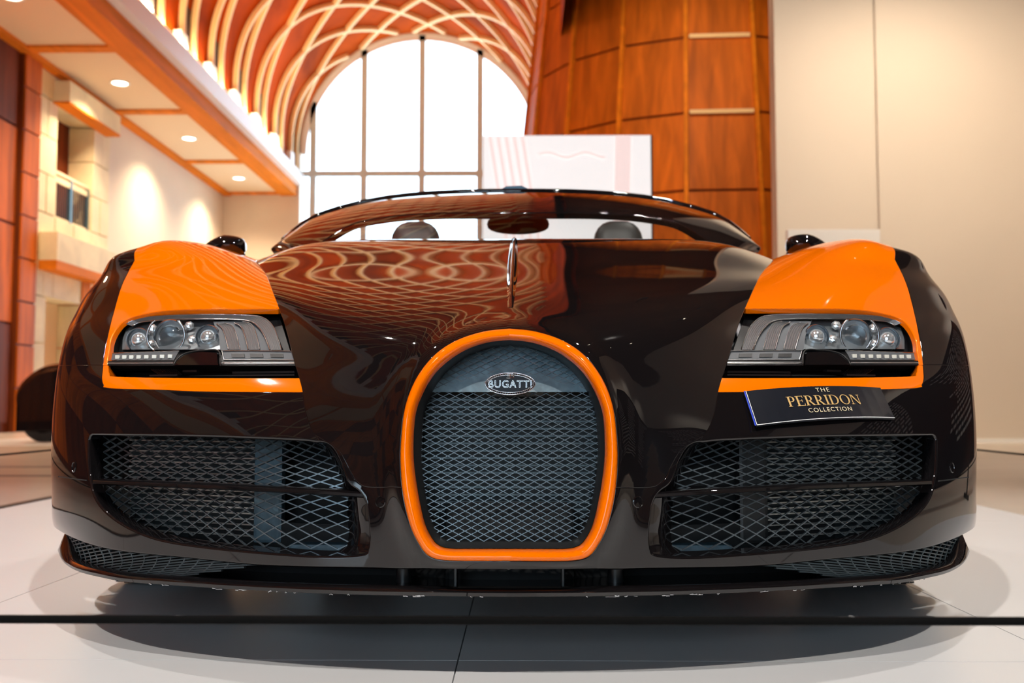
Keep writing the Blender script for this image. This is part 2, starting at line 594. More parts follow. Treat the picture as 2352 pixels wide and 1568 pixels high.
def arched_window(name, yw, th):
    wn = empty(name, (XC, yw, .4), kind='structure')
    xs = [XC + 2.01 * k for k in (-2, -1, 0, 1, 2)]
    zs = [.4, 3.05, 5.75, 8.42]
    for x in xs[1:4] + [xs[0] + .25, xs[4] - .25]:
        MB().box(x - .11, x + .11, yw - .06, yw + .1, .4, arch_top(x) - .01).build('mullion', M_mull, wn)
    for z in zs:
        MB().box(XC - RV * .98, XC + RV * .98, yw - .05, yw + .09, z - .10, z + .10).build('transom', M_mull, wn)
    r = []
    for i in range(41):
        a = math.pi * i / 40
        ro, ri = RV * .985, RV * .94
        r.append([(XC - ri * math.cos(a), yw - .06, ZV + ri * math.sin(a)), (XC - ro * math.cos(a), yw - .06, ZV + ro * math.sin(a)),
                  (XC - ro * math.cos(a), yw + .1, ZV + ro * math.sin(a)), (XC - ri * math.cos(a), yw + .1, ZV + ri * math.sin(a)), (XC - ri * math.cos(a), yw - .06, ZV + ri * math.sin(a))])
    MB().grid(r).build('arch_frame', M_white, wn)
    ed = [XC - RV * .985] + xs[1:4] + [XC + RV * .985]
    for a, b in zip(ed[:-1], ed[1:]):
        zz = zs + [None]
        for z0, z1 in zip(zz[:-1], zz[1:]):
            if z1 is not None:
                V = [(a, yw + .02, z0), (b, yw + .02, z0), (b, yw + .02, z1), (a, yw + .02, z1)]
                MB().add(V, [(0, 1, 2, 3)]).build('pane', M_pane, wn)
            else:
                n = 12
                V = [(a, yw + .02, z0), (b, yw + .02, z0)] + [(b + (a - b) * i / n, yw + .02, arch_top(b + (a - b) * i / n)) for i in range(n + 1)]
                MB().add(V, [tuple(range(len(V)))]).build('pane', M_pane, wn)
    return wn


arched_window('window_1', D_END + .15, .1)

# back wall with two tall windows, right wall, flat ceiling beside the vault
wb = MB()
bw = [(-7.4, .6, 1.0, 8.5)]
wb.box(X_LEFT - .3, -7.4, Y_BACK - .3, Y_BACK, FLOOR_Z, 14.5)
wb.box(.6, X_RIGHT + .3, Y_BACK - .3, Y_BACK, FLOOR_Z, 14.5)
wb.box(-7.4, .6, Y_BACK - .3, Y_BACK, FLOOR_Z, 1.0)
wb.box(-7.4, .6, Y_BACK - .3, Y_BACK, 8.5, 14.5)
structure('wall_back', wb, M_wooddark)
w2 = empty('window_2', (-3.4, Y_BACK - .15, 1.0), kind='structure')
for x in (-7.35, -5.4, -3.4, -1.4, .55):
    MB().box(x - .08, x + .08, Y_BACK - .2, Y_BACK - .1, 1.0, 8.5).build('mullion', M_mull, w2)
for z in (1.05, 3.5, 6.0, 8.45):
    MB().box(-7.4, .6, Y_BACK - .19, Y_BACK - .11, z - .07, z + .07).build('transom', M_mull, w2)
for a, b in ((-7.35, -5.4), (-5.4, -3.4), (-3.4, -1.4), (-1.4, .55)):
    for c, d in ((1.05, 3.5), (3.5, 6.0), (6.0, 8.45)):
        MB().add([(a, Y_BACK - .15, c), (b, Y_BACK - .15, c), (b, Y_BACK - .15, d), (a, Y_BACK - .15, d)], [(0, 1, 2, 3)]).build('pane', M_pane, w2)
structure('wall_right', MB().box(X_RIGHT, X_RIGHT + .3, Y_BACK, D_END, FLOOR_Z, 14.5), M_white_wall)
structure('ceiling', MB().box(XV1, X_RIGHT, Y_BACK, D_END, 8.9, 9.1), M_ceil)

# white partition standing across the right of the hall
structure('wall_partition', MB().box(3.77, X_RIGHT, 14.6, 14.9, FLOOR_Z, 8.9), M_white_wall)
structure('wall_partition_return', MB().box(5.25, X_RIGHT, 14.54, 14.6, FLOOR_Z, 8.9), M_white_wall)
structure('baseboard_partition', MB().box(5.25, X_RIGHT, 14.51, 14.54, FLOOR_Z, FLOOR_Z + .06), M_white)

# dark strips across the hall floor
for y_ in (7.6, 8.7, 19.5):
    structure('floor_strip', MB().box(X_LEFT, -2.8, y_, y_ + .16, FLOOR_Z, FLOOR_Z + .001), M_trim)

# battered timber drum
NF = 19
DF = 2 * math.pi / NF
TX, TY, TR = 3.92, 22.0, 3.92
tw = empty('wall_timber_tower', (TX, TY, FLOOR_Z), kind='structure')
rot = math.radians(-90 - 3.4) - DF / 2


def tower_pt(k, z, off=0.0):
    R = (TR + off) / math.cos(DF / 2) * (1 - .027 * (z - 5.0))
    a = rot + k * DF
    return np.array([TX + R * math.cos(a), TY + R * math.sin(a), z])


zr = [FLOOR_Z + 1.48 * j for j in range(9)]
for k in range(-8, 5):
    core = MB()
    V = [tower_pt(k, zr[0], -.06), tower_pt(k + 1, zr[0], -.06), tower_pt(k + 1, zr[-1], -.06), tower_pt(k, zr[-1], -.06)]
    core.add(V, [(0, 1, 2, 3)])
    core.build('backing', M_wooddark, tw)
    for j in range(len(zr) - 1):
        za, zb = zr[j] + .025, zr[j + 1] - .025
        a0, a1, b1, b0 = tower_pt(k, za), tower_pt(k + 1, za), tower_pt(k + 1, zb), tower_pt(k, zb)
        ia = lambda p, q, f: p + (q - p) * f
        f = .035
        q = [ia(a0, a1, f), ia(a0, a1, 1 - f), ia(b0, b1, 1 - f), ia(b0, b1, f)]
        c = np.array([TX, TY, 0])
        back = [p - (p - np.array([TX, TY, p[2]])) / np.linalg.norm(p - np.array([TX, TY, p[2]])) * .06 for p in q]
        MB().add(q + back, [(0, 1, 2, 3), (0, 4, 5, 1), (1, 5, 6, 2), (2, 6, 7, 3), (3, 7, 4, 0)]).build('timber_panel', M_wood, tw)
    a, b = tower_pt(k, zr[0], .0), tower_pt(k, zr[-1], .0)
    MB().bar(a, b, .075, .11, up=(math.cos(rot + k * DF), math.sin(rot + k * DF), 0)).build('batten', M_beam, tw)
for j in (4, 5, 6):
    for k in (0,):
        a, b = tower_pt(k, zr[j], .04), tower_pt(k + 1, zr[j], .04)
        a, b = a + (b - a) * .05, a + (b - a) * .95
        MB().bar(a, b, .09, .07).build('ledge_strip', M_rib, tw)
MB().lathe((TX, TY, zr[-1]), (0, 0, 1), [(TR * .85, 0), (0.01, .02)], 19).build('cap', M_wooddark, tw)

# ------------------------------------------------------------------ lamps of the hall
def spot(name_loc, target, power, color, size=0.12, angle=60, blend=0.6, label='', group=None, z_mount=None, zc=8.9):
    """a ceiling spotlight: body, bracket and its light"""
    loc = np.array(name_loc, float)
    e = empty('spotlight', tuple(loc), label, 'spotlight', group)
    t = np.array(target, float) - loc
    t /= np.linalg.norm(t)
    MB().lathe(loc, t, [(.001, -.22), (.09, -.22), (.10, -.20), (.10, 0), (.085, 0), (.08, -.03), (.001, -.03)], 20).build('can', M_trim, e, smooth=True, angle=40)
    MB().lathe(loc, t, [(.001, -.026), (.078, -.026)], 20).build('lens', M_lampon, e)
    MB().tube([loc - t * .1, (loc[0], loc[1], zc)], .012, 6).build('stem', M_trim, e)
    ld = bpy.data.lights.new('spot_light', 'SPOT')
    ld.energy = power
    ld.color = color
    ld.shadow_soft_size = size
    ld.spot_size = math.radians(angle)
    ld.spot_blend = blend
    lo = bpy.data.objects.new('spot_light', ld)
    COL.objects.link(lo)
    lo.parent = e
    lo.location = Vector(t * .01)
    lo.rotation_euler = Vector(t).to_track_quat('-Z', 'Y').to_euler()
    return e


def portal(loc, rot, sx, sy):
    ld = bpy.data.lights.new('daylight_portal', 'AREA')
    ld.shape = 'RECTANGLE'
    ld.size, ld.size_y = sx, sy
    ld.cycles.is_portal = True
    lo = bpy.data.objects.new('daylight_portal', ld)
    COL.objects.link(lo)
    lo.location = loc
    lo.rotation_euler = rot
    return lo


portal((XC, D_END + .45, 6.8), (-math.pi / 2, 0, 0), 2 * RV, 13.0)
portal((-3.4, Y_BACK - .35, 4.75), (math.pi / 2, 0, 0), 8.0, 7.5)

WARM = (1.0, 0.80, 0.58)
NEUT = (1.0, 0.94, 0.87)
spot((2.4, -3.4, 8.2), (.5, 1.9, 0), 1700, NEUT, .08, 48, .7, 'black can spotlight over the platform aimed at the car nose')
spot((-2.6, -3.2, 8.2), (-.6, 1.9, 0), 1700, NEUT, .08, 48, .7, 'black can spotlight hung under the vault aimed at the car nose', zc=13)
spot((2.8, 4.4, 8.2), (1.9, 3.4, 0), 900, NEUT, .10, 55, .8, 'black can spotlight over the platform aimed at the car flank')
spot((-4.0, 4.4, 8.2), (-2.3, 3.6, 0), 900, NEUT, .10, 55, .8, 'black can spotlight hung under the vault aimed at the car flank', zc=13)
for x, wh in ((4.6, 'above the low white screen'), (6.6, 'beside the side wall')):
    spot((x, 10.2, 8.3), (x - .2, 14.5, 3.2), 1000, WARM, .25, 75, .9, 'black can spotlight washing the white partition ' + wh, 'spotlights washing the partition')
spot((2.4, 13.6, 8.2), (3.4, 19, 5.5), 720, WARM, .25, 75, .9, 'black can spotlight aimed at the timber tower')

for y, wh in ((-2.0, 'past the end of the black information board'), (3.0, 'above the black information board'), (8.0, 'towards the partition corner')):  # lamps added to brighten the unseen side wall mirrored in the wing
    spot((4.6, y, 8.2), (7.5, y + .3, 2.6), 700, NEUT, .2, 80, .9, 'added can spotlight washing the side wall ' + wh, 'added spotlights washing the side wall')

# down-lights in the mezzanine soffit
dl = [(y, XV0 - 1.35) for y in (12.2, 17.3, 22.1, 26.8, 31.6)]
BAY = ['fifth', 'fourth', 'third', 'second', 'first']
for (y, x), bay in zip(dl, BAY):
    e = empty('downlight', (x, y, 7.70), 'round recessed downlight in the mezzanine soffit, ' + bay + ' one from the end wall', 'downlight', 'downlights in the mezzanine soffit')
    MB().lathe((x, y, 7.695), (0, 0, -1), [(.22, 0), (.22, .015), (.17, .018), (.16, 0)], 24).build('rim', M_white, e)
    MB().lathe((x, y, 7.69), (0, 0, -1), [(.16, 0), (.001, .002)], 24).build('lamp', M_lampon, e)
    ld = bpy.data.lights.new('down_light', 'SPOT')
    ld.energy = 1150
    ld.color = (1.0, .76, .50)
    ld.spot_size = math.radians(130)
    ld.spot_blend = .8
    ld.shadow_soft_size = .16
    lo = bpy.data.objects.new('down_light', ld)
    COL.objects.link(lo)
    lo.parent = e
    lo.location = (0, 0, -.06)

# added strip lamps on the ledge, put in to warm the vault
for y, wh in ((16.2, 'strip farthest from the arched window'), (22.1, 'middle strip of the row'), (28.0, 'strip ending at the arched window')):
    e = empty('added_cove_lamp', (XV0 + .06, y, 8.36), 'added slim lamp on the white vault ledge, ' + wh, 'lamp', 'added strip lamps along the vault ledge')
    MB().box(XV0 + .15, XV0 + .195, y - 2.9, y + 2.9, 8.36, 8.42).build('case', M_white, e)
    MB().box(XV0 + .155, XV0 + .19, y - 2.88, y + 2.88, 8.42, 8.43).build('tube', M_strip, e)
    ld = bpy.data.lights.new('added_cove_light', 'AREA')
    ld.shape = 'RECTANGLE'
    ld.size, ld.size_y = .12, 5.7
    ld.energy = 200
    ld.color = (1.0, .72, .42)
    lo = bpy.data.objects.new('added_cove_light', ld)
    COL.objects.link(lo)
    lo.parent = e
    lo.location = (.12, 0, .09)
    lo.rotation_euler = (0, math.radians(-160), 0)

# ------------------------------------------------------------------ platform and barrier
XS = [-2.2, -1.145, -.09, .965, 2.02]
YSM = [-2.45, -.35, 1.76, 3.87, 5.98, 8.09]
pf = structure('floor_platform', MB().box(XS[0], XS[-1], YSM[0], YSM[-1], FLOOR_Z, -.012), M_seam)
for a, b in zip(XS[:-1], XS[1:]):
    for c, d in zip(YSM[:-1], YSM[1:]):
        structure('floor_panel', MB().box(a + .0012, b - .0012, c + .0012, d - .0012, -.012, 0), M_panel, pf)
structure('edge_trim', MB().box(XS[0] - .05, XS[0], YSM[0], YSM[-1], FLOOR_Z, .004), M_trim, pf)
structure('edge_trim', MB().box(XS[-1], XS[-1] + .012, YSM[0], YSM[-1], FLOOR_Z, .0), M_panel, pf)

CZ = .222
cr = [(-2.33, 1.06), (2.30, 1.06), (2.30, 8.3), (-2.33, 8.3)]
rb = empty('rope_barrier', (0, 1.06, FLOOR_Z), 'low rope barrier of taut black cords on corner posts round the platform', 'rope barrier')
for i, (x, y) in enumerate(cr):
    pm = MB().lathe((x, y, FLOOR_Z), (0, 0, 1), [(.001, 0), (.13, 0), (.13, .012), (.02, .02), (.012, .02), (.012, .338), (.016, .343), (.016, .363), (.001, .368)], 24).build('post', M_trim, rb, smooth=True, angle=40)
for i in range(4):
    (x0, y0), (x1, y1) = cr[i], cr[(i + 1) % 4]
    n = 24
    pts = []
    dl_ = math.hypot(x1 - x0, y1 - y0)
    ux, uy = (x1 - x0) / dl_, (y1 - y0) / dl_
    for k in range(n + 1):
        f = .010 + (dl_ - .020) * k / n
        s = 4 * (k / n) * (1 - k / n)
        pts.append((x0 + ux * f, y0 + uy * f, CZ - .006 * s))
    MB().tube(pts, .0046, 8).build('cord', M_cord, rb, smooth=True)

# ------------------------------------------------------------------ display board, low white screen, info board
e = empty('display_board', (.51, 11, FLOOR_Z), 'tall pale display board, glow added, with faint pink print beside the timber tower', 'board')
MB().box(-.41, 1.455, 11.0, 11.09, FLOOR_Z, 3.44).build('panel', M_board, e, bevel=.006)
MB().box(1.455, 1.475, 10.995, 11.095, FLOOR_Z, 3.44).build('edge_strip', M_trim, e)
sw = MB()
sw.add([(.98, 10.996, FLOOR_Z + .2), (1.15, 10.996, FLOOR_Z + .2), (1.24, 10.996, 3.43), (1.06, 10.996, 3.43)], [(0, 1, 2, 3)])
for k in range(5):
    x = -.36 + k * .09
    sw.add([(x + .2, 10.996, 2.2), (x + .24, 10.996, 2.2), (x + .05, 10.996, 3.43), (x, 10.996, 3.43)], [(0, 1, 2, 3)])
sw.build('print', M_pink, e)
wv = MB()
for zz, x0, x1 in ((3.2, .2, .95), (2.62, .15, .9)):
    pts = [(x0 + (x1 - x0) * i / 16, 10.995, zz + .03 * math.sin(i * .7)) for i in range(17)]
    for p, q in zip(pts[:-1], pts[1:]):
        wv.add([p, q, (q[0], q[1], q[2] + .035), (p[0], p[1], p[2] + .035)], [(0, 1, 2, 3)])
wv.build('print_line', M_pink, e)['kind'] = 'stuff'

e = empty('low_screen', (4.25, 13.4, FLOOR_Z), 'low white screen standing in front of the partition', 'screen')
MB().box(3.60, 4.84, 13.4, 13.5, FLOOR_Z, 2.8).build('panel', M_white, e, bevel=.006)
MB().box(3.60, 4.84, 13.25, 13.65, FLOOR_Z, FLOOR_Z + .04).build('foot', M_white, e)

ib = empty('info_board', (3.5, 1.5, FLOOR_Z), 'black information board with grey lines of text beside the platform', 'board')
ax, ay, bx_, by_ = 3.55, 4.9, 3.45, -1.9


def ibp(f, z, off=0.0):
    nx, ny = -(by_ - ay), (bx_ - ax)
    L = math.hypot(nx, ny)
    return (ax + (bx_ - ax) * f - nx / L * off, ay + (by_ - ay) * f - ny / L * off, z)


V = [ibp(0, .15), ibp(1, .15), ibp(1, 2.5), ibp(0, 2.5), ibp(0, .15, -.05), ibp(1, .15, -.05), ibp(1, 2.5, -.05), ibp(0, 2.5, -.05)]
MB().add(V, [(0, 1, 2, 3), (7, 6, 5, 4), (0, 4, 5, 1), (1, 5, 6, 2), (2, 6, 7, 3), (3, 7, 4, 0)]).build('panel', M_plate, ib)
pt = MB()
random.seed(11)
for r_ in range(22):
    z_ = 2.3 - r_ * .085
    for f0, f1 in ((.08, .28), (.40, .60), (.72, .92)):
        f = f0
        end = f1 - random.uniform(0, .06)
        while f < end:
            w_ = random.uniform(.006, .018)
            pt.add([ibp(f, z_, .002), ibp(min(f + w_, f1), z_, .002), ibp(min(f + w_, f1), z_ + .035, .002), ibp(f, z_ + .035, .002)], [(0, 1, 2, 3)])
            f += w_ + .005
o = pt.build('print', M_print, ib)
o['kind'] = 'stuff'
for f in (.12, .88):
    MB().bar(ibp(f, FLOOR_Z, -.03), ibp(f, .2, -.03), .06, .06).build('leg', M_trim, ib)
    MB().bar(ibp(f, FLOOR_Z + .02, .2), ibp(f, FLOOR_Z + .02, -.26), .08, .04).build('foot', M_trim, ib)

# ================================================================== SECOND CAR (background, mostly hidden)
def side_car(name, label):
    e = empty(name, (-5.3, 15.4, FLOOR_Z), label, 'car')
    y0, y1 = 14.5, 16.3
    prof = [(-7.36, .42), (-7.40, .60), (-7.30, .82), (-7.05, 1.02), (-6.75, 1.08), (-6.3, 1.08), (-5.9, 1.2), (-5.3, 1.28), (-4.7, 1.24), (-4.1, 1.02), (-3.4, .94), (-3.1, .7), (-3.08, .45)]
    n = 60
    pr = np.array(prof)
    tt = np.linspace(0, len(prof) - 1, n)
    X = np.interp(tt, range(len(prof)), pr[:, 0])
    Z = np.interp(tt, range(len(prof)), pr[:, 1])
    ker = np.ones(5) / 5
    X[2:-2] = np.convolve(X, ker, 'valid')
    Z[2:-2] = np.convolve(Z, ker, 'valid')
    rows = []
    cx = -5.25
    for f, sh in ((0.0, -.30), (0.02, -.12), (.07, -.04), (.16, 0), (.5, .02), (.84, 0), (.93, -.04), (.98, -.12), (1.0, -.30)):
        rows.append([(cx + (x - cx) * (1 + sh * .10 if True else 1), y0 + (y1 - y0) * f, .3 + (z - .3) * (1 + sh * .55)) for x, z in zip(X, Z)])
    b = MB()
    b.grid(rows)
    lo = [[(p[0], p[1], .02) for p in (r[0], r[-1])] for r in rows]
    for yi in (0, -1):
        top = rows[yi]
        b.grid([[(p[0], p[1], .06) for p in top], top], yi == -1)
    for ci in (0, -1):
        b.grid([[(r[ci][0] + (.05 if ci == 0 else -.05), r[ci][1], .06) for r in rows], [r[ci] for r in rows]], ci == 0)
    b.build('body', M_black, e, smooth=True, angle=50)
    for wx in (-6.95, -3.75):
        for wy in (14.66, 16.14):
            wh = MB().lathe((wx, wy, FLOOR_Z + .335), (0, 1, 0), [(.2, -.11), (.30, -.115), (.335, -.09), (.335, .09), (.30, .115), (.2, .11)], 28).build('wheel', M_rubber, e, smooth=True, angle=40)
            sg = -1 if wy < 15.4 else 1
            MB().lathe((wx, wy + sg * .1, FLOOR_Z + .335), (0, sg, 0), [(.21, 0), (.19, -.02), (.05, -.03), (.001, 0)], 20).build('rim', M_alu, wh, smooth=True)
    MB().box(-7.39, -7.34, 14.95, 15.3, .62, .70).build('lamp', M_alu, e)
    MB().box(-7.39, -7.34, 15.5, 15.85, .62, .70).build('lamp', M_alu, e)
    return e


side_car('parked_car', 'black sports car parked by the stone-clad wall')
pl = structure('floor_plinth', MB().box(-8.2, -2.6, 13.2, 17.6, FLOOR_Z, FLOOR_Z + .0015), M_panel)

# ================================================================== THE CAR
class Spline:
    """interpolating natural cubic spline basis on knots"""
    def __init__(self, t):
        self.t = np.asarray(t, float)
        n = len(t)
        h = np.diff(self.t)
        A = np.zeros((n, n))
        B = np.zeros((n, n))
        A[0, 0] = A[-1, -1] = 1
        for i in range(1, n - 1):
            A[i, i - 1], A[i, i], A[i, i + 1] = h[i - 1], 2 * (h[i - 1] + h[i]), h[i]
            B[i, i - 1], B[i, i], B[i, i + 1] = 6 / h[i - 1], -6 / h[i - 1] - 6 / h[i], 6 / h[i]
        self.M = np.linalg.solve(A, B)

    def basis(self, x):
        x = np.asarray(x, float)
        t = self.t
        i = np.clip(np.searchsorted(t, x, side='right') - 1, 0, len(t) - 2)
        h = t[i + 1] - t[i]
        a = (t[i + 1] - x) / h
        b = (x - t[i]) / h
        W = np.zeros((len(x), len(t)))
        r = np.arange(len(x))
        W[r, i] += a
        W[r, i + 1] += b
        W += ((a ** 3 - a) * h ** 2 / 6)[:, None] * self.M[i] + ((b ** 3 - b) * h ** 2 / 6)[:, None] * self.M[i + 1]
        return W


class Surf:
    """tensor spline surface through a control grid; the u direction may be broken at a crease column"""
    def __init__(self, P, crease=None, disp=None, side=None):
        self.P = np.asarray(P, float)
        nr, nc = self.P.shape[:2]
        du = np.linalg.norm(np.diff(self.P, axis=1), axis=2).mean(0)
        dv = np.linalg.norm(np.diff(self.P, axis=0), axis=2).mean(1)
        self.u = np.concatenate([[0], np.cumsum(du)])
        self.v = np.concatenate([[0], np.cumsum(dv)])
        self.k = crease
        self.sv = Spline(self.v)
        self.disp = disp
        if crease is None:
            self.su = [(0, nc, Spline(self.u))]
        else:
            self.su = [(0, crease + 1, Spline(self.u[:crease + 1])), (crease, nc, Spline(self.u[crease:]))]
        self.uc = self.u[crease] if crease is not None else None
        self._s = None

    def base(self, uv):
        uv = np.asarray(uv, float)
        u, v = uv[:, 0], uv[:, 1]
        Wv = self.sv.basis(v)
        if self.k is None:
            Wu = self.su[0][2].basis(u)
        else:
            Wu = np.zeros((len(u), self.P.shape[1]))
            m = u < self.uc
            if m.any():
                Wu[np.ix_(m, range(0, self.k + 1))] = self.su[0][2].basis(u[m])
            if (~m).any():
                Wu[np.ix_(~m, range(self.k, self.P.shape[1]))] = self.su[1][2].basis(u[~m])
        return np.einsum('ni,nj,ijk->nk', Wv, Wu, self.P)

    def __call__(self, uv):
        p = self.base(uv)
        if self.disp is not None:
            p = p + self.disp(p)
        return p

    def normal(self, uv, A=None):
        """A: True / False forces the side of the crease the derivative is taken on"""
        uv = np.asarray(uv, float).copy()
        e = 1e-4
        if self.k is not None and A is not None:
            uv[:, 0] = np.minimum(uv[:, 0], self.uc - 2 * e) if A else np.maximum(uv[:, 0], self.uc + 2 * e)
        uv[:, 0] = np.clip(uv[:, 0], 2 * e, self.u[-1] - 2 * e)
        uv[:, 1] = np.clip(uv[:, 1], 2 * e, self.v[-1] - 2 * e)
        ex, ey = np.array([[e, 0]]), np.array([[0, e]])
        a = self(uv + ex) - self(uv - ex)
        b = self(uv + ey) - self(uv - ey)
        n = np.cross(b, a)
        n /= np.maximum(1e-12, np.linalg.norm(n, axis=1))[:, None]
        return n * self.sgn if hasattr(self, 'sgn') else n

    def samples(self):
        if self._s is None:
            gu = np.linspace(0, self.u[-1], 260)
            gv = np.linspace(0, self.v[-1], 220)
            U, Vv = np.meshgrid(gu, gv)
            uv = np.stack([U.ravel(), Vv.ravel()], -1)
            p = self(uv)
            n = self.normal(uv)
            vis = np.einsum('ij,ij->i', n, p - CAM) < 0
            self._s = (uv, p, project(p), vis)
        return self._s

    def _refine(self, uv, f, tgt, box):
        for _ in range(12):
            e = 1e-4
            r = tgt - f(self(uv))
            ju = (f(self(uv + [[e, 0]])) - f(self(uv - [[e, 0]]))) / (2 * e)
            jv = (f(self(uv + [[0, e]])) - f(self(uv - [[0, e]]))) / (2 * e)
            det = ju[:, 0] * jv[:, 1] - ju[:, 1] * jv[:, 0]
            det = np.where(np.abs(det) < 1e-9, 1e-9, det)
            du = (r[:, 0] * jv[:, 1] - r[:, 1] * jv[:, 0]) / det
            dv = (ju[:, 0] * r[:, 1] - ju[:, 1] * r[:, 0]) / det
            st = np.stack([np.clip(du, -.03, .03), np.clip(dv, -.03, .03)], -1)
            uv = uv + st
            uv[:, 0] = np.clip(uv[:, 0], 0, self.u[-1])
            uv[:, 1] = np.clip(uv[:, 1], 0, self.v[-1])
        return uv

    def from_px(self, pts, umax=None, vmax=None):
        uv, p, q, vis = self.samples()
        ok = vis.copy()
        if umax is not None: ok &= uv[:, 0] <= umax
        if vmax is not None: ok &= uv[:, 1] <= vmax
        idx = np.where(ok)[0]
        pts = np.asarray(pts, float)
        g = np.array([uv[idx[np.argmin(((q[idx] - t) ** 2).sum(1))]] for t in pts])
        r = self._refine(g.copy(), project, pts, None)
        err = np.linalg.norm(project(self(r)) - pts, axis=1)
        bad = (err > 4) | (np.linalg.norm(r - g, axis=1) > .08)
        r[bad] = g[bad]
        return r

    def from_yz(self, pts, umin):
        uv, p, q, vis = self.samples()
        idx = np.where(uv[:, 0] >= umin)[0]
        pts = np.asarray(pts, float)
        return np.array([uv[idx[np.argmin(((p[idx][:, 1:] - t) ** 2).sum(1))]] for t in pts])


def smooth_px(pts, step=7.0):
    """Catmull-Rom through pixel points, resampled evenly"""
    p = np.asarray(pts, float)
    if len(p) == 2:
        n = max(2, int(np.linalg.norm(p[1] - p[0]) / step) + 1)
        return p[0] + (p[1] - p[0]) * np.linspace(0, 1, n)[:, None]
    e = np.vstack([2 * p[0] - p[1], p, 2 * p[-1] - p[-2]])
    o = []
    for i in range(len(p) - 1):
        a, b, c, d = e[i:i + 4]
        n = max(2, int(np.linalg.norm(c - b) / step) + 1)
        t = np.linspace(0, 1, n, endpoint=False)[:, None]
        o.append(.5 * (2 * b + (c - a) * t + (2 * a - 5 * b + 4 * c - d) * t ** 2 + (3 * b - a - 3 * c + d) * t ** 3))
    o.append(p[-1:])
    return np.vstack(o)


def chain(*segs):
    """join polylines, dropping doubled points"""
    o = []
    for s in segs:
        for q in np.asarray(s, float):
            if not o or np.linalg.norm(o[-1] - q) > 1e-5:
                o.append(q)
    if np.linalg.norm(o[0] - o[-1]) < 1e-5:
        o.pop()
    return np.array(o)


def uvline(a, b, step=.008):
    a, b = np.array(a, float), np.array(b, float)
    n = max(2, int(np.linalg.norm(b - a) / step) + 1)
    return a + (b - a) * np.linspace(0, 1, n)[:, None]


def inside(poly, pts):
    x, y = pts[:, 0], pts[:, 1]
    c = np.zeros(len(pts), bool)
    j = len(poly) - 1
    for i in range(len(poly)):
        xi, yi = poly[i]
        xj, yj = poly[j]
        if abs(yj - yi) > 1e-12:
            c ^= ((yi > y) != (yj > y)) & (x < (xj - xi) * (y - yi) / (yj - yi) + xi)
        j = i
    return c


def seg_dist(poly, pts, closed=True):
    a = np.asarray(poly)
    b = np.roll(a, -1, 0) if closed else a[1:]
    a = a if closed else a[:-1]
    best = np.full(len(pts), 1e9)
    for p, q in zip(a, b):
        d = q - p
        L = max(1e-12, d @ d)
        t = np.clip(((pts - p) @ d) / L, 0, 1)
        best = np.minimum(best, np.linalg.norm(pts - (p + t[:, None] * d), axis=1))
    return best


def area2(p):
    return .5 * np.sum(p[:, 0] * np.roll(p[:, 1], -1) - np.roll(p[:, 0], -1) * p[:, 1])


def shrink(poly, d, keep=None):
    """move a polygon inwards by d (outwards if negative); keep marks points that stay"""
    p = np.asarray(poly)
    s = 1 if area2(p) > 0 else -1
    t = np.roll(p, -1, 0) - np.roll(p, 1, 0)
    t /= np.maximum(1e-9, np.linalg.norm(t, axis=1))[:, None]
    n = np.stack([-t[:, 1], t[:, 0]], -1) * s
    q = p + n * d
    if keep is not None:
        q[keep] = p[keep]
    return q


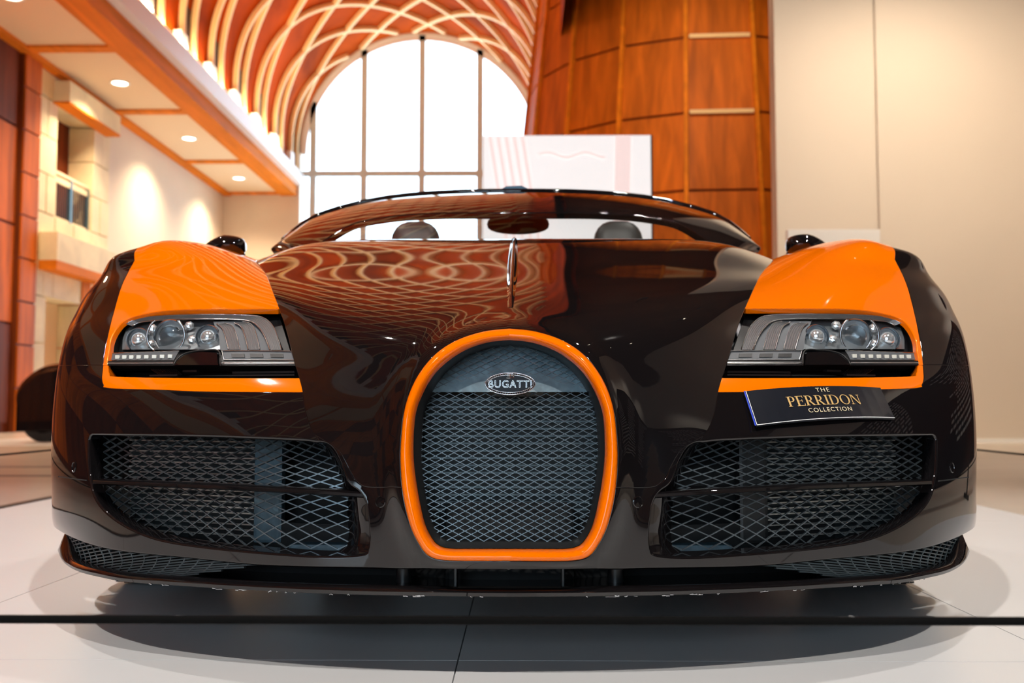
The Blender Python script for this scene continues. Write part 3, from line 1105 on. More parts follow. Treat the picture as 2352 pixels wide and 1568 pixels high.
def panel(name, S, outer, holes, material, parent, grid=.014, A=None, mode='copy', rim=.012, hole_rim=.012, edge=.0022, gap=.0013,
          hole_dir=None, off=0.0, hole_mat=None, label=None, both=True, two_sided=False):
    """a sheet of the surface S inside the uv polygon, with rounded, returned edges.
    mode 'copy': a left piece and its mirror image; 'weld': half pieces joined on the centre line u = 0"""
    outer = np.asarray(outer, float)
    onc = (np.abs(outer[:, 0]) < 1e-4) if mode == 'weld' else np.zeros(len(outer), bool)
    outer = shrink(outer, gap, onc)
    if mode == 'weld':
        outer[onc, 0] = 0.0
    if area2(outer) < 0:
        outer, onc = outer[::-1], onc[::-1]
    hs = []
    for h in holes:
        h = shrink(np.asarray(h, float), -gap)
        hs.append(h if area2(h) < 0 else h[::-1])
    lo, hi = outer.min(0), outer.max(0)
    gx = np.arange(lo[0] + grid * .5, hi[0], grid)
    gy = np.arange(lo[1] + grid * .5, hi[1], grid * .87)
    pts = np.array([(x + (grid * .5 if j % 2 else 0), y) for j, y in enumerate(gy) for x in gx])
    ok = inside(outer, pts)
    for h in hs:
        ok &= ~inside(h, pts)
    pts = pts[ok]
    dd = seg_dist(outer, pts)
    for h in hs:
        dd = np.minimum(dd, seg_dist(h, pts))
    pts = pts[dd > grid * .45]
    allv = [outer] + hs + [pts]
    edges, n = [], 0
    for lp in [outer] + hs:
        m = len(lp)
        edges += [(n + i, n + (i + 1) % m) for i in range(m)]
        n += m
    VV = np.vstack(allv)
    res = geometry.delaunay_2d_cdt([Vector(p) for p in VV], edges, [], 0, 1e-7)
    uv = np.array([tuple(v) for v in res[0]])
    orig = res[3]
    T = np.array([f for f in res[2] if len(f) == 3])
    cen = uv[T].mean(1)
    ok = inside(outer, cen)
    for h in hs:
        ok &= ~inside(h, cen)
    T = T[ok]
    omap = {}
    for i, o in enumerate(orig):
        for k in o:
            omap[k] = i
    P = S(uv)
    N = S.normal(uv, A)
    if mode == 'weld':
        c = np.abs(uv[:, 0]) < 1e-4
        N[c, 0] = 0
        N /= np.linalg.norm(N, axis=1)[:, None]
        P[c, 0] = 0
    P = P + N * off
    V, F, NN = list(P), [], list(N)
    fl = np.cross(P[T[:, 1]] - P[T[:, 0]], P[T[:, 2]] - P[T[:, 0]])
    fwd = np.einsum('ij,ij->i', fl, N[T[:, 0]]) > 0
    for t, f in zip(T, fwd):
        F.append(tuple(t) if f else tuple(t[::-1]))
    mats = [0] * len(F)
    # returned edges
    n = 0
    for li, lp in enumerate([outer] + hs):
        m = len(lp)
        ids = [omap.get(n + i) for i in range(m)]
        n += m
        dep = rim if li == 0 else hole_rim
        if not dep:
            continue
        p = P[ids]
        nn = N[ids]
        tg = np.roll(p, -1, 0) - np.roll(p, 1, 0)
        tg /= np.maximum(1e-9, np.linalg.norm(tg, axis=1))[:, None]
        outw = np.cross(tg, nn)
        outw /= np.maximum(1e-9, np.linalg.norm(outw, axis=1))[:, None]
        # outwards must leave the sheet
        k = m // 3
        test = (np.roll(lp, -1, 0) - np.roll(lp, 1, 0))
        tl = test / np.maximum(1e-9, np.linalg.norm(test, axis=1))[:, None]
        o2 = np.stack([tl[:, 1], -tl[:, 0]], -1)          # right of travel = outside of the sheet
        d3 = S(np.clip(lp + o2 * .002, [0, 0], [S.u[-1], S.v[-1]])) - S(lp)
        s = np.sign(np.einsum('ij,ij->i', d3, outw).sum()) or 1
        outw = outw * s
        back = -nn if (li == 0 or hole_dir is None) else np.repeat(np.array([hole_dir], float), m, 0)
        rings = [(p, nn), (p + outw * edge * .3 - nn * edge * .1, nn * .85 + outw * .5), (p + outw * edge * .75 - nn * edge * .5, nn * .5 + outw * .85),
                 (p + outw * edge - nn * edge * 1.2, outw), (p + outw * edge + back * dep, outw)]
        base = []
        for r, q in rings[1:]:
            base.append(len(V))
            V += list(r)
            q = q / np.linalg.norm(q, axis=1)[:, None]
            NN += list(q)
        idx = [ids] + [[b + i for i in range(m)] for b in base]
        for a, b in zip(idx[:-1], idx[1:]):
            for i in range(m):
                j = (i + 1) % m
                if mode == 'weld' and li == 0 and onc[i] and onc[j]:
                    continue
                f = (a[i], b[i], b[j], a[j])
                fn = np.cross(np.array(V[f[1]]) - V[f[0]], np.array(V[f[3]]) - V[f[0]])
                if fn @ np.array(NN[f[1]]) < 0:
                    f = f[::-1]
                F.append(f)
                mats.append(1 if (li > 0 and hole_mat) else 0)
    V, NN = np.array(V), np.array(NN)
    objs = []
    if mode == 'weld':
        m = len(V)
        V2 = V.copy(); V2[:, 0] *= -1
        N2 = NN.copy(); N2[:, 0] *= -1
        cen = np.abs(V[:, 0]) < 1e-7
        mp = np.arange(m) + m
        mp[cen] = np.arange(m)[cen]
        F2 = [tuple(mp[i] for i in reversed(f)) for f in F]
        Vall, Nall, Fall = np.vstack([V, V2]), np.vstack([NN, N2]), F + F2
        used = np.unique(np.concatenate([np.array(f) for f in Fall]))
        re = -np.ones(2 * m, int)
        re[used] = np.arange(len(used))
        o = mesh(name, Vall[used], [tuple(re[list(f)]) for f in Fall], material, parent, True, Nall[used])
        if hole_mat:
            o.data.materials.append(hole_mat)
            o.data.polygons.foreach_set('material_index', mats + mats)
        objs = [o]
    else:
        for mir in ((False, True) if both else (False,)):
            o = mesh(name, V, F, material, parent, True, NN, mirror=mir)
            if hole_mat:
                o.data.materials.append(hole_mat)
                o.data.polygons.foreach_set('material_index', mats)
            objs.append(o)
    if label:
        for o in objs:
            o['label'] = label
    return objs


def both_sides(mb, name, material, parents, **k):
    """a left part and its mirror image under the given pair of parents"""
    return [mb.build(name, material, parents[i], mirror=bool(i), **k) for i in (0, 1)]


# ---- control grid of the front body, car's left half in the picture (X < 0)
RING_OUT = [(1169, 754), (1110, 761), (1049, 781), (999, 814), (957.5, 866), (931, 932), (921, 1011), (920, 1073), (926.5, 1143), (943, 1210), (966, 1255.5), (986.6, 1278), (1017, 1286), (1060, 1288), (1169, 1288)]
RING_IN = [(1169, 777), (1118, 783), (1069.5, 799.5), (1030, 824), (1000, 852), (974, 891), (953, 945), (947, 1015), (949, 1073), (959.6, 1143.6), (974, 1206), (993, 1243), (1010, 1257), (1034, 1262), (1080, 1262.5), (1169, 1262.5)]
_CX0 = 1169.0


def sym_ring(pts):
    l = smooth_px(pts, 8)
    r = l.copy()
    r[:, 0] = 2 * _CX0 - r[:, 0]
    return chain(l, r[::-1])


RING_LOOP = sym_ring(RING_OUT)


def nose_flange(p):
    o = np.zeros_like(p)
    q = project(p)
    near = (p[:, 1] < 2.3) & (np.abs(q[:, 0] - _CX0) < 345) & (q[:, 1] > 660) & (q[:, 1] < 1380)
    if not near.any():
        return o
    d = np.full(len(p), 1e3)
    qn = q[near]
    d[near] = np.where(inside(RING_LOOP[::2], qn), 0.0, seg_dist(RING_LOOP[::2], qn))
    a = .020 * np.exp(-(d / 30.0) ** 2)
    o[:, 1] = -a
    o[:, 2] = a * .15
    return o


# centre column (row in picture, distance)
CEN = [(1308, 1.600), (1205, 1.600), (1112, 1.602), (1000, 1.608), (900, 1.622), (838, 1.642), (782, 1.68), (722, 1.785), (660, 2.0), (603, 2.32), (548, 2.75)]
CREASE = [(846, 1303, 1.628), (848, 1200, 1.628), (828, 1110, 1.638), (724, 998, 1.678), (695, 900, 1.742), (678, 838, 1.812), (661, 770, 1.902), (641, 708, 2.02), (623, 660, 2.17), (608, 625, 2.38), (590, 598, 2.68)]
EXPO = [2, 2, 2, 2, 2, 2, 2.2, 2.6, 3.3, 4.6, 7.0]
SIDE = [
    [(610, 1297, 1.65), (440, 1281, 1.70), (270, 1263, 1.785), (143, 1222, 2.0)],
    [(610, 1190, 1.648), (440, 1186, 1.698), (270, 1182, 1.785), (131, 1183, 2.0)],
    [(610, 1108, 1.655), (440, 1105, 1.705), (270, 1103, 1.79), (121, 1098, 2.03)],
    [(600, 1000, 1.69), (440, 999, 1.74), (270, 997, 1.825), (119.5, 985, 2.06)],
    [(570, 900, 1.765), (430, 898, 1.81), (270, 893, 1.89), (125.5, 900, 2.09)],
    [(560, 838, 1.835), (420, 838, 1.88), (265, 838, 1.965), (134, 840, 2.13)],
    [(550, 770, 1.925), (420, 768, 1.965), (275, 768, 2.055), (151, 769, 2.2)],
    [(540, 707, 2.035), (420, 707, 2.065), (290, 713, 2.15), (172, 722, 2.28)],
    [(530, 652, 2.175), (420, 648, 2.19), (300, 655, 2.25), (196, 678, 2.36)],
    [(520, 602, 2.37), (420, 595, 2.345), (315, 608, 2.365), (236, 632, 2.44)],
    [(500, 567, 2.64), (400, 551.5, 2.53), (335, 564, 2.51), (285, 588, 2.52)],
]
TA = [0, .33, .63, .86, 1.0]
rows = []
for i in range(11):
    c = pix_x(0.0, *CEN[i])
    e = pix(*CREASE[i])
    r = []
    for t in TA:
        k = t ** EXPO[i]
        r.append([e[0] * t, c[1] + (e[1] - c[1]) * k, c[2] + (e[2] - c[2]) * k])
    s = [pix(*q) for q in SIDE[i]]
    r += [list(q) for q in s]
    lim = s[-1]
    f = i / 10
    xm = -max(.985, min(1.003, -lim[0] + .006))
    if i < 9:
        r.append([min(lim[0] - .012, xm + .002), lim[1] + .16, lim[2] + .002])
        r.append([xm - .003, lim[1] + .42, lim[2] + .004])
        r.append([xm + .015, 3.15, lim[2] + .01])
    elif i == 9:
        r += [[-1.004, 2.60, .762], [-.999, 2.84, .772], [-.97, 3.15, .795]]
    else:
        r += [[-.984, 2.66, .815], [-.976, 2.88, .820], [-.955, 3.15, .825]]
    rows.append(r)
rows.append([[0, 3.0, .93], [-.21, 3.0, .93], [-.43, 2.99, .922], [-.60, 2.97, .89], [-.712, 2.95, .848],
             [-.775, 2.93, .866], [-.845, 2.86, .871], [-.895, 2.80, .858], [-.935, 2.78, .843], [-.95, 2.86, .842], [-.95, 2.98, .842], [-.942, 3.16, .84]])
rows.append([[0, 3.2, .95], [-.22, 3.2, .95], [-.45, 3.2, .94], [-.64, 3.2, .90], [-.735, 3.2, .858],
             [-.79, 3.2, .872], [-.845, 3.2, .877], [-.88, 3.2, .872], [-.905, 3.2, .863], [-.918, 3.19, .857], [-.926, 3.185, .852], [-.933, 3.18, .848]])
S = Surf(rows, crease=4, disp=nose_flange)
t_ = S.normal(np.array([[S.u[2], S.v[4]]]))
S.sgn = 1.0 if t_[0, 1] < 0 else -1.0
UC = S.uc
VR = S.v
SMALL = CAR_PARTS = None

CAR = empty('sports_car', (0, 3.8, 0), 'black and orange open-top sports car with horseshoe grille, roped off on a white platform', 'car')


def L(pts, step=7.0, **k):
    return S.from_px(smooth_px(pts, step), **k)


VLIM = VR[10] + .01
ring_px = smooth_px(RING_OUT, 6)
ring_uv = S.from_px(ring_px, vmax=VR[9])
ring_uv[:, 0] = np.maximum(ring_uv[:, 0], 0)
ring_uv[0, 0] = ring_uv[-1, 0] = 0.0
i_split = int(np.argmin(np.abs(ring_px[:, 1] - 1119) + (ring_px[:, 0] > 1000) * 999))

# hood line below the headlamp turning in to the grille
LOWLINE = L([(724, 998), (746, 1012), (777, 1033), (797, 1066), (811, 1096), (824, 1110), (842, 1118), (880, 1119.5), (ring_px[i_split][0], 1119)])
LOWLINE[0] = (UC, VR[3])
LOWLINE[-1] = ring_uv[i_split]
crease_dn = uvline((UC, VR[10]), (UC, VR[3]))
hood_outer = chain(uvline((0, VR[10]), (UC, VR[10])), crease_dn, LOWLINE, ring_uv[:i_split + 1][::-1], uvline(ring_uv[0], (0, VR[10])))
HOOD = panel('hood', S, hood_outer, [], M_black, CAR, grid=.016, A=True, mode='weld', rim=.014)[0]
HOOD['label'] = 'glossy black hood and nose'

# bumper with its two air intakes
ARC_Y, ARC_Z, ARC_R = 2.55, .335, .372


def arch(a0, a1, n=24):
    return [(ARC_Y - ARC_R * math.cos(math.radians(a0 + (a1 - a0) * i / n)), ARC_Z + ARC_R * math.sin(math.radians(a0 + (a1 - a0) * i / n))) for i in range(n + 1)]


ULIM = S.u[8]
zb = S(np.array([[S.u[9], VR[0]]]))[0][2]
zs5 = S(np.array([[S.u[9], VR[5]]]))[0][2]
a_lo = math.degrees(math.asin((zb - ARC_Z) / ARC_R))
a_hi = math.degrees(math.asin((zs5 - ARC_Z) / ARC_R))
arch_fr = S.from_yz(arch(a_lo, a_hi, 16), ULIM)
arch_fr[0, 1] = VR[0]
arch_fr[-1, 1] = VR[5]
arch_up = S.from_yz(arch(a_hi, 180 - a_lo, 40), ULIM)
arch_up[0] = arch_fr[-1]

ORB_LOW = L([(236.5, 842), (234, 868), (238, 884), (250, 891), (369, 894.5), (475, 898.5), (694, 900)])
ORB_LOW[0, 1] = VR[5] - .002
ORB_LOW[-1] = (UC, VR[4])
crease45 = uvline((UC, VR[4]), (UC, VR[3]))
bump_outer = chain(uvline((0, ring_uv[-1][1]), (0, 0)), uvline((0, 0), (arch_fr[0][0], 0)), arch_fr, uvline(arch_fr[-1], (ORB_LOW[0][0], VR[5])),
                   ORB_LOW, crease45, LOWLINE, ring_uv[i_split:])
INTAKE = [(212, 996), (330, 996.5), (440, 997.5), (560, 1001), (678, 1006), (729, 1011), (760, 1021), (782, 1056), (800, 1104), (824, 1125),
          (840, 1150), (848, 1188), (852, 1232), (847, 1262), (828, 1276), (746, 1279.5), (610, 1271), (474, 1258), (372, 1242), (304, 1218), (250, 1184), (219, 1147), (205.5, 1100), (202, 1052), (203, 1006)]
ip = np.array(INTAKE + [INTAKE[0]], float)
intake_uv = chain(S.from_px(smooth_px(INTAKE[:13], 7)), S.from_px(smooth_px(INTAKE[12:] + [INTAKE[0]], 7)))
SENS = [(874 + 14 * math.cos(a), 1152 + 14 * math.sin(a)) for a in np.linspace(0, 2 * math.pi, 20, endpoint=False)]
BUMPER = panel('bumper', S, bump_outer, [intake_uv], M_black, CAR, grid=.014, A=None, mode='weld', rim=.012, hole_rim=.060, hole_dir=(0, 1, 0), edge=.004)[0]

# orange wing panel, black wing side, orange strip below the headlamp
HL_OUT = [(245.5, 838), (246.5, 826), (251, 807), (254.5, 782), (265, 758), (281, 739), (301, 728), (330, 720.5), (369, 713.5), (420, 709.5), (517, 708), (641, 708)]
hl_top = L(HL_OUT, 6)
hl_top[0, 1] = VR[5]
hl_top[-1] = (UC, VR[7])
OR_EDGE = L([(236.5, 838), (241, 807), (250, 761), (262.5, 712), (277, 663), (290.5, 632), (309, 598)], 7)
OR_EDGE[0, 1] = VR[5]
crest_u = S.u[7]
or_tail = np.array([OR_EDGE[-1] + ((crest_u + .03, VR[12]) - OR_EDGE[-1]) * t for t in np.linspace(0, 1, 30)[1:]])
orange_outer = chain(hl_top[::-1], uvline(hl_top[0], OR_EDGE[0]), OR_EDGE, or_tail, uvline(or_tail[-1], (UC, VR[12])), uvline((UC, VR[12]), (UC, VR[7])))
panel('wing_panel', S, orange_outer, [], M_orange, CAR, grid=.014, A=False, rim=.012, label='bright orange wing panel over the headlamp')
wing_outer = chain(OR_EDGE, or_tail, uvline(or_tail[-1], (S.u[-1], VR[12])), uvline((S.u[-1], VR[12]), (S.u[-1], arch_up[-1][1])), uvline((S.u[-1], arch_up[-1][1]), arch_up[-1]),
                   arch_up[::-1], uvline(arch_up[0], OR_EDGE[0]))
panel('front_wing', S, wing_outer, [], M_black, CAR, grid=.016, A=False, rim=.012, label='glossy black front wing side')
GAP_LOW = L([(247, 842), (250, 858), (266, 864.5), (400, 867), (550, 867.5), (686, 867.5)], 7)
GAP_LOW[0, 1] = VR[5] - .002
GAP_LOW[-1, 0] = UC
strip_outer = chain(ORB_LOW, uvline((UC, VR[4]), (UC, GAP_LOW[-1][1])), GAP_LOW[::-1], uvline(GAP_LOW[0], ORB_LOW[0]))
panel('lamp_surround', S, strip_outer, [], M_orange, CAR, grid=.010, A=False, rim=.03, label='orange strip below the headlamp')

# ---- dark liners that close the body behind the openings
def liner(off, u0, u1, v0, v1, nu=40, nv=40, A=None):
    U, Vv = np.meshgrid(np.linspace(u0, u1, nu), np.linspace(v0, v1, nv))
    uv = np.stack([U.ravel(), Vv.ravel()], -1)
    p = S.base(uv) - S.normal(uv, A) * off * np.array([.6, 1, .6])
    p[:, 0] = np.minimum(p[:, 0], 0)
    return p.reshape(nv, nu, 3)


b = MB().grid(liner(.19, 0, S.u[8], 0, VR[5]))
b.grid(liner(.19, 0, S.u[8], 0, VR[5]) * [-1, 1, 1], True)
b.build('inner_liner', M_matte, CAR, smooth=True)
b = MB().grid(liner(.085, UC, S.u[7] + .02, VR[4] + .0, VR[7] + .02, A=False))
both_sides(b, 'lamp_well', M_matte, (CAR, CAR), smooth=True)
b = MB().grid(liner(.05, 0, UC, VR[7] - .05, VR[10], A=True))
b.grid(liner(.05, 0, UC, VR[7] - .05, VR[10], A=True) * [-1, 1, 1], True)
b.build('hood_underside', M_matte, CAR, smooth=True)
b = MB().box(-.62, .62, 1.86, 6.0, .135, .15)
b.build('floor_pan', M_matte, CAR)
for sx in (-1, 1):
    r = [[(sx * xx, ARC_Y - .385 * math.cos(a), ARC_Z + .385 * math.sin(a)) for a in np.linspace(-.4, math.pi + .4, 24)] for xx in (.66, .975)]
    b = MB().grid(r)
    b.box(sx * .66 - .004, sx * .66 + .004, 2.26, 2.86, .14, .62)
    b.build('wheel_liner', M_matte, CAR)

# ---- horseshoe grille
def loft_ring(pts_px, v_max, off):
    uv = S.from_px(pts_px, vmax=v_max)
    return S(uv) + S.normal(uv, True) * off


def half_ring(pts, n=90, off=0.0):
    l = smooth_px(pts, 3)
    d = np.concatenate([[0], np.cumsum(np.linalg.norm(np.diff(l, axis=0), axis=1))])
    q = np.stack([np.interp(np.linspace(0, d[-1], n), d, l[:, i]) for i in (0, 1)], -1)
    uv = S.from_px(q, vmax=VR[9])
    p = S(uv)
    p[0, 0] = p[-1, 0] = 0
    return p


ro, ri = half_ring(RING_OUT), half_ring(RING_IN)
# match the two contours point by point and carry a rounded section between them
mid = (ro + ri) / 2
rows_r = []
for k in range(len(ro)):
    a, c = ro[k], ri[k]
    w = c - a
    wl_ = np.linalg.norm(w)
    fw = np.array([0, -1.0, 0.06])
    sec = []
    for f, h in ((0.0, -.030), (0.0, -.002), (.05, .006), (.16, .0115), (.35, .0145), (.55, .0140), (.75, .010), (.90, .003), (.98, -.008), (1.0, -.03)):
        sec.append(a + w * f + fw * (h))
    rows_r.append(sec)
rows_r = np.array(rows_r)
mirr = rows_r[::-1][1:-1] * [-1, 1, 1]
full = np.concatenate([rows_r, mirr, rows_r[:1]])
b = MB().grid(full)
GR = b.build('grille_surround', M_orange, CAR, smooth=True, angle=80)
GR['label'] = 'orange horseshoe grille surround'

# dark inner sleeve of the grille
inner = np.concatenate([ri, ri[::-1][1:-1] * [-1, 1, 1], ri[:1]])
cenr = inner.mean(0)
sl = [inner + [0, .02, 0], inner + [0, .035, 0] + (cenr - inner) * .03, inner + [0, .085, 0] + (cenr - inner) * .05]
MB().grid(np.array(sl)).build('grille_sleeve', M_satin, CAR, smooth=True)


def lattice(Sf, poly, pu, pv, wd, dp, off, name, parent, sides=(0,), material=M_mesh, mirror_weld=False, A=None, plane_n=None, back=0.0):
    """expanded-metal sheet: diamonds of pitch pu x pv inside the uv polygon, each strand a small bar"""
    lo, hi = poly.min(0), poly.max(0)
    E = []
    if mirror_weld:
        lo[0] = -pu * 2
    nu, nv = int((hi[0] - lo[0]) / pu) + 3, int((hi[1] - lo[1]) / pv) + 3
    for j in range(-1, 2 * nv):
        for i in range(-1, nu):
            x = lo[0] + (i + (.5 if j % 2 else 0)) * pu
            y = lo[1] + j * pv / 2
            for s in (-1, 1):
                E.append(((x, y), (x + s * pu / 2, y + pv / 2)))
    E = np.array(E)
    m = E.mean(1)
    ok = inside(poly, m) & (m[:, 0] >= 0 if mirror_weld else True)
    E = E[ok]
    if mirror_weld:
        E[:, :, 0] = np.maximum(E[:, :, 0], 0)
    E[:, :, 0] = np.clip(E[:, :, 0], 0, S.u[-1])
    a, c = Sf(E[:, 0]), Sf(E[:, 1])
    if plane_n is not None:
        n = np.repeat(np.array([plane_n], float), len(a), 0)
    else:
        n = S.normal(E[:, 0], A)
        a, c = a + n * off + [0, back, 0], c + S.normal(E[:, 1], A) * off + [0, back, 0]
    t = c - a
    t /= np.linalg.norm(t, axis=1)[:, None]
    s = np.cross(t, n)
    s /= np.linalg.norm(s, axis=1)[:, None]
    V, F = [], []
    for k in range(len(a)):
        q = len(V)
        for p in (a[k], c[k]):
            V += [p - s[k] * wd / 2, p + s[k] * wd / 2, p + s[k] * wd * .35 - n[k] * dp, p - s[k] * wd * .35 - n[k] * dp]
        F += [(q, q + 4, q + 5, q + 1), (q + 1, q + 5, q + 6, q + 2), (q + 2, q + 6, q + 7, q + 3), (q + 3, q + 7, q + 4, q)]
    V = np.array(V)
    out = []
    if mirror_weld:
        V2 = V * [-1, 1, 1]
        F2 = [tuple(i + len(V) for i in reversed(f)) for f in F]
        out.append(mesh(name, np.vstack([V, V2]), F + F2, material, parent))
    else:
        out = [mesh(name, V, F, material, parent, mirror=m_) for m_ in (False, True)]
    for o in out:
        o['kind'] = 'stuff'
    return out


def flat(uv):
    return S.base(uv)


class GrillePlane:
    """leaning flat sheet behind the surround: u = |X|, v = Z"""
    def __call__(self, uv):
        uv = np.asarray(uv, float)
        return np.stack([-uv[:, 0], 1.630 + .27 * (uv[:, 1] - .2), uv[:, 1]], -1)


g_px = smooth_px([(1169, 778), (1105, 786), (1050, 808), (1000, 856), (968, 910), (954, 980), (952, 1060), (964, 1140), (982, 1208), (1004, 1246), (1040, 1256), (1169, 1258)], 8)
gp_ = []
for px, py in g_px:
    q = pix(px, py, 1.67)
    for _ in range(3):
        q = pix(px, py, 1.630 + .27 * (q[2] - .2))
    gp_.append((max(0, -q[0]), q[2]))
gpoly = chain(gp_, [(-.05, gp_[-1][1]), (-.05, gp_[0][1])])
lattice(GrillePlane(), gpoly, .0205, .0104, .0011, .003, 0.0, 'grille_mesh', CAR, mirror_weld=True, plane_n=(0, -.965, .26))

# radiator behind the grille: fins and core
b = MB()
core = MB().box(-.155, .155, 1.735, 1.75, .17, .455).build('radiator_core', M_radcore, CAR)
z = .185
while z < .45:
    b.box(-.15, .15, 1.728, 1.735, z, z + .0035)
    z += .0125
o = b.build('radiator_fin', M_rad, CAR)
o['kind'] = 'stuff'
bf = []
for zz, hw in ((.462, .15), (.49, .14), (.515, .115), (.535, .08), (.548, .03)):
    bf.append([(-hw, 1.70 + (zz - .46) * .5, zz), (0, 1.69 + (zz - .46) * .5, zz), (hw, 1.70 + (zz - .46) * .5, zz)])
MB().grid(np.array(bf)).build('grille_baffle', M_gbaffle, CAR, smooth=True)

# ---- emblem on the grille
EM = pix(1172, 881, 1.632)
EA, EB = 57 / FPX * 1.632, 25 / FPX * 1.632
tilt = .22


def em(x, z, o=0.0):
    return (EM[0] + x, EM[1] + z * tilt - o, EM[2] + z)


eb = MB()
N = 64
ring = [(math.cos(2 * math.pi * k / N), math.sin(2 * math.pi * k / N)) for k in range(N)]
V = [em(EA * c, EB * s, 0) for c, s in ring] + [em(EA * c, EB * s, .004) for c, s in ring] + [em(EA * .9 * c, EB * .82 * s, .0048) for c, s in ring]
F = [tuple(range(2 * N, 3 * N))]
for k in range(N):
    k2 = (k + 1) % N
    F += [(k, k2, N + k2, N + k), (N + k, N + k2, 2 * N + k2, 2 * N + k)]
EMB = MB().add(V, F).build('emblem', M_enamel, CAR)
EMB['label'] = 'oval dark enamel badge with silver lettering'
for sc_, rr in ((1.0, .0007), (.885, .0005)):
    MB().tube([em(EA * (sc_ if sc_ == 1 else .885) * c, EB * (sc_ if sc_ == 1 else .80) * s, .0052) for c, s in ring], rr, 6, closed=True).build('rim_line', M_chrome, EMB, smooth=True)
bd = MB()
for k in range(60):
    a = 2 * math.pi * k / 60
    c = em(EA * .945 * math.cos(a), EB * .90 * math.sin(a), .0048)
    bd.lathe(c, (0, -1, 0), [(.0009, 0), (.0007, .0006), (.00001, .0009)], 6)
o = bd.build('bead', M_chrome, EMB, smooth=True)
o['kind'] = 'stuff'
TV, TF = text_mesh('BUGATTI', .0122, outline=.014, spacing=1.16)
TV = TV * [1.12, 1, 1]
sx_ = .070 / (TV[:, 0].max() - TV[:, 0].min())
MB().add([em(v[0] * sx_, v[1] - .0005, .0052 + v[2] * .6) for v in TV], TF).build('lettering', M_chrome, EMB)
# reversed E joined to a B
mono = MB()
q = .0012
hb = .0034
for pts in (
        [(-.006, hb), (0, hb)], [(-.005, 0), (0, 0)], [(-.006, -hb), (0, -hb)], [(-.0, -hb), (0, hb)],
        [(0, hb), (.0045, hb), (.0058, hb * .55), (.0045, .0001), (0, .0001)], [(.0045, .0), (.0062, -hb * .5), (.0048, -hb), (0, -hb)]):
    mono.tube([em(x, z + .0128, .0056) for x, z in pts], .0006, 5)
mono.build('monogram', M_chrome, EMB)

# ---- side air intakes
mesh_uv = shrink(intake_uv, .004) if True else S.from_px(smooth_px([(226, 1006), (440, 1006), (678, 1014), (752, 1026), (776, 1066), (794, 1120), (806, 1160), (812, 1245), (780, 1268), (610, 1260), (474, 1247), (380, 1230), (315, 1205), (268, 1175), (238, 1135), (222, 1090), (218, 1040), (226, 1006)], 10))
lattice(flat, chain(mesh_uv), .0285, .0165, .0019, .0045, 0.0, 'intake_mesh', CAR, A=None, back=.052)
# slanted inner cheek of the intake
co = np.array([(729, 1011), (760, 1021), (782, 1056), (800, 1104), (824, 1125), (840, 1150), (848, 1188), (852, 1232), (847, 1262), (828, 1276)], float)
ci = np.array([(712, 1017), (742, 1030), (766, 1062), (786, 1108), (797, 1132), (797, 1158), (799, 1195), (801, 1230), (797, 1252), (776, 1266)], float)
co, ci = smooth_px(co, 6), None or ci
ci_ = np.stack([np.interp(np.linspace(0, 1, len(co)), np.linspace(0, 1, len(ci)), ci[:, k]) for k in (0, 1)], -1)
po = S(S.from_px(co)) + [0, .004, 0]
pi_ = np.array([pix(q[0], q[1], p_[1] + .055) for q, p_ in zip(ci_, po)])
rows_c = [po + (pi_ - po) * f + np.array([0, -.010 * math.sin(math.pi * f), 0]) for f in np.linspace(0, 1, 7)]
both_sides(MB().grid(np.array(rows_c)), 'intake_cheek', M_black, (CAR, CAR), smooth=True)
# blade across the intake
BL = [(213, 1106, 1.838), (330, 1110.5, 1.764), (440, 1115, 1.716), (560, 1120.5, 1.676), (700, 1127.5, 1.648), (834, 1136, 1.634)]
rw = []
for q in BL:
    p = pix(*q)
    s = 1.0
    rw.append([p + [0, .075, .004], p + [0, .02, .0045], p + [0, .004, .0042], p + [0, 0, .0015], p + [0, .0, -.003], p + [0, .004, -.0055], p + [0, .075, -.0055]])
both_sides(MB().grid(np.array(rw)), 'intake_blade', M_black, (CAR, CAR), smooth=True, angle=50)

# radiators and ducts behind the intakes
for sx in (-1, 1):
    def ip_(px, py, Y):
        p = pix(px, py, Y)
        return p * [sx * 1.0, 1, 1] if sx > 0 else p
    mb = MB()
    a0, a1 = pix(300, 1010, 1.90), pix(588, 1010, 1.80)
    zt, zl = pix(440, 1000, 1.85)[2], pix(440, 1222, 1.85)[2]
    z = zl
    while z < zt:
        p, q = np.array([a0[0], a0[1], z]), np.array([a1[0], a1[1], z])
        if sx > 0:
            p, q = p * [-1, 1, 1], q * [-1, 1, 1]
        mb.bar(p, q, .006, .0024)
        z += .0098
    o = mb.build('intake_fin', M_fin, CAR)
    o['kind'] = 'stuff'
    V = [np.array([a0[0], a0[1] + .008, zl - .02]), np.array([a1[0], a1[1] + .008, zl - .02]), np.array([a1[0], a1[1] + .008, zt + .02]), np.array([a0[0], a0[1] + .008, zt + .02])]
    if sx > 0:
        V = [v * [-1, 1, 1] for v in V]
    MB().add(V + [v + [0, .03, 0] for v in V], [(0, 1, 2, 3), (4, 7, 6, 5), (0, 4, 5, 1), (1, 5, 6, 2), (2, 6, 7, 3), (3, 7, 4, 0)]).build('intake_core', M_radcore, CAR)
    c0, c1 = pix(588, 1010, 1.79), pix(648, 1010, 1.775)
    xa, xb = sorted((c0[0] * (-sx), c1[0] * (-sx)))
    MB().box(xa, xb, 1.78, 1.81, zl - .01, zt + .01).build('intake_duct', M_baffle if sx < 0 else M_satin, CAR, bevel=.006)  # left duct lighter as if lit, right one dark: light put into colour
    pz = pix(760, 1262, 1.76)
    MB().box(min(pz[0] * -sx - .07, pz[0] * -sx + .07), max(pz[0] * -sx - .07, pz[0] * -sx + .07), 1.74, 1.80, pz[2] - .012, pz[2] + .012).build('duct_floor', M_baffle, CAR, bevel=.006)

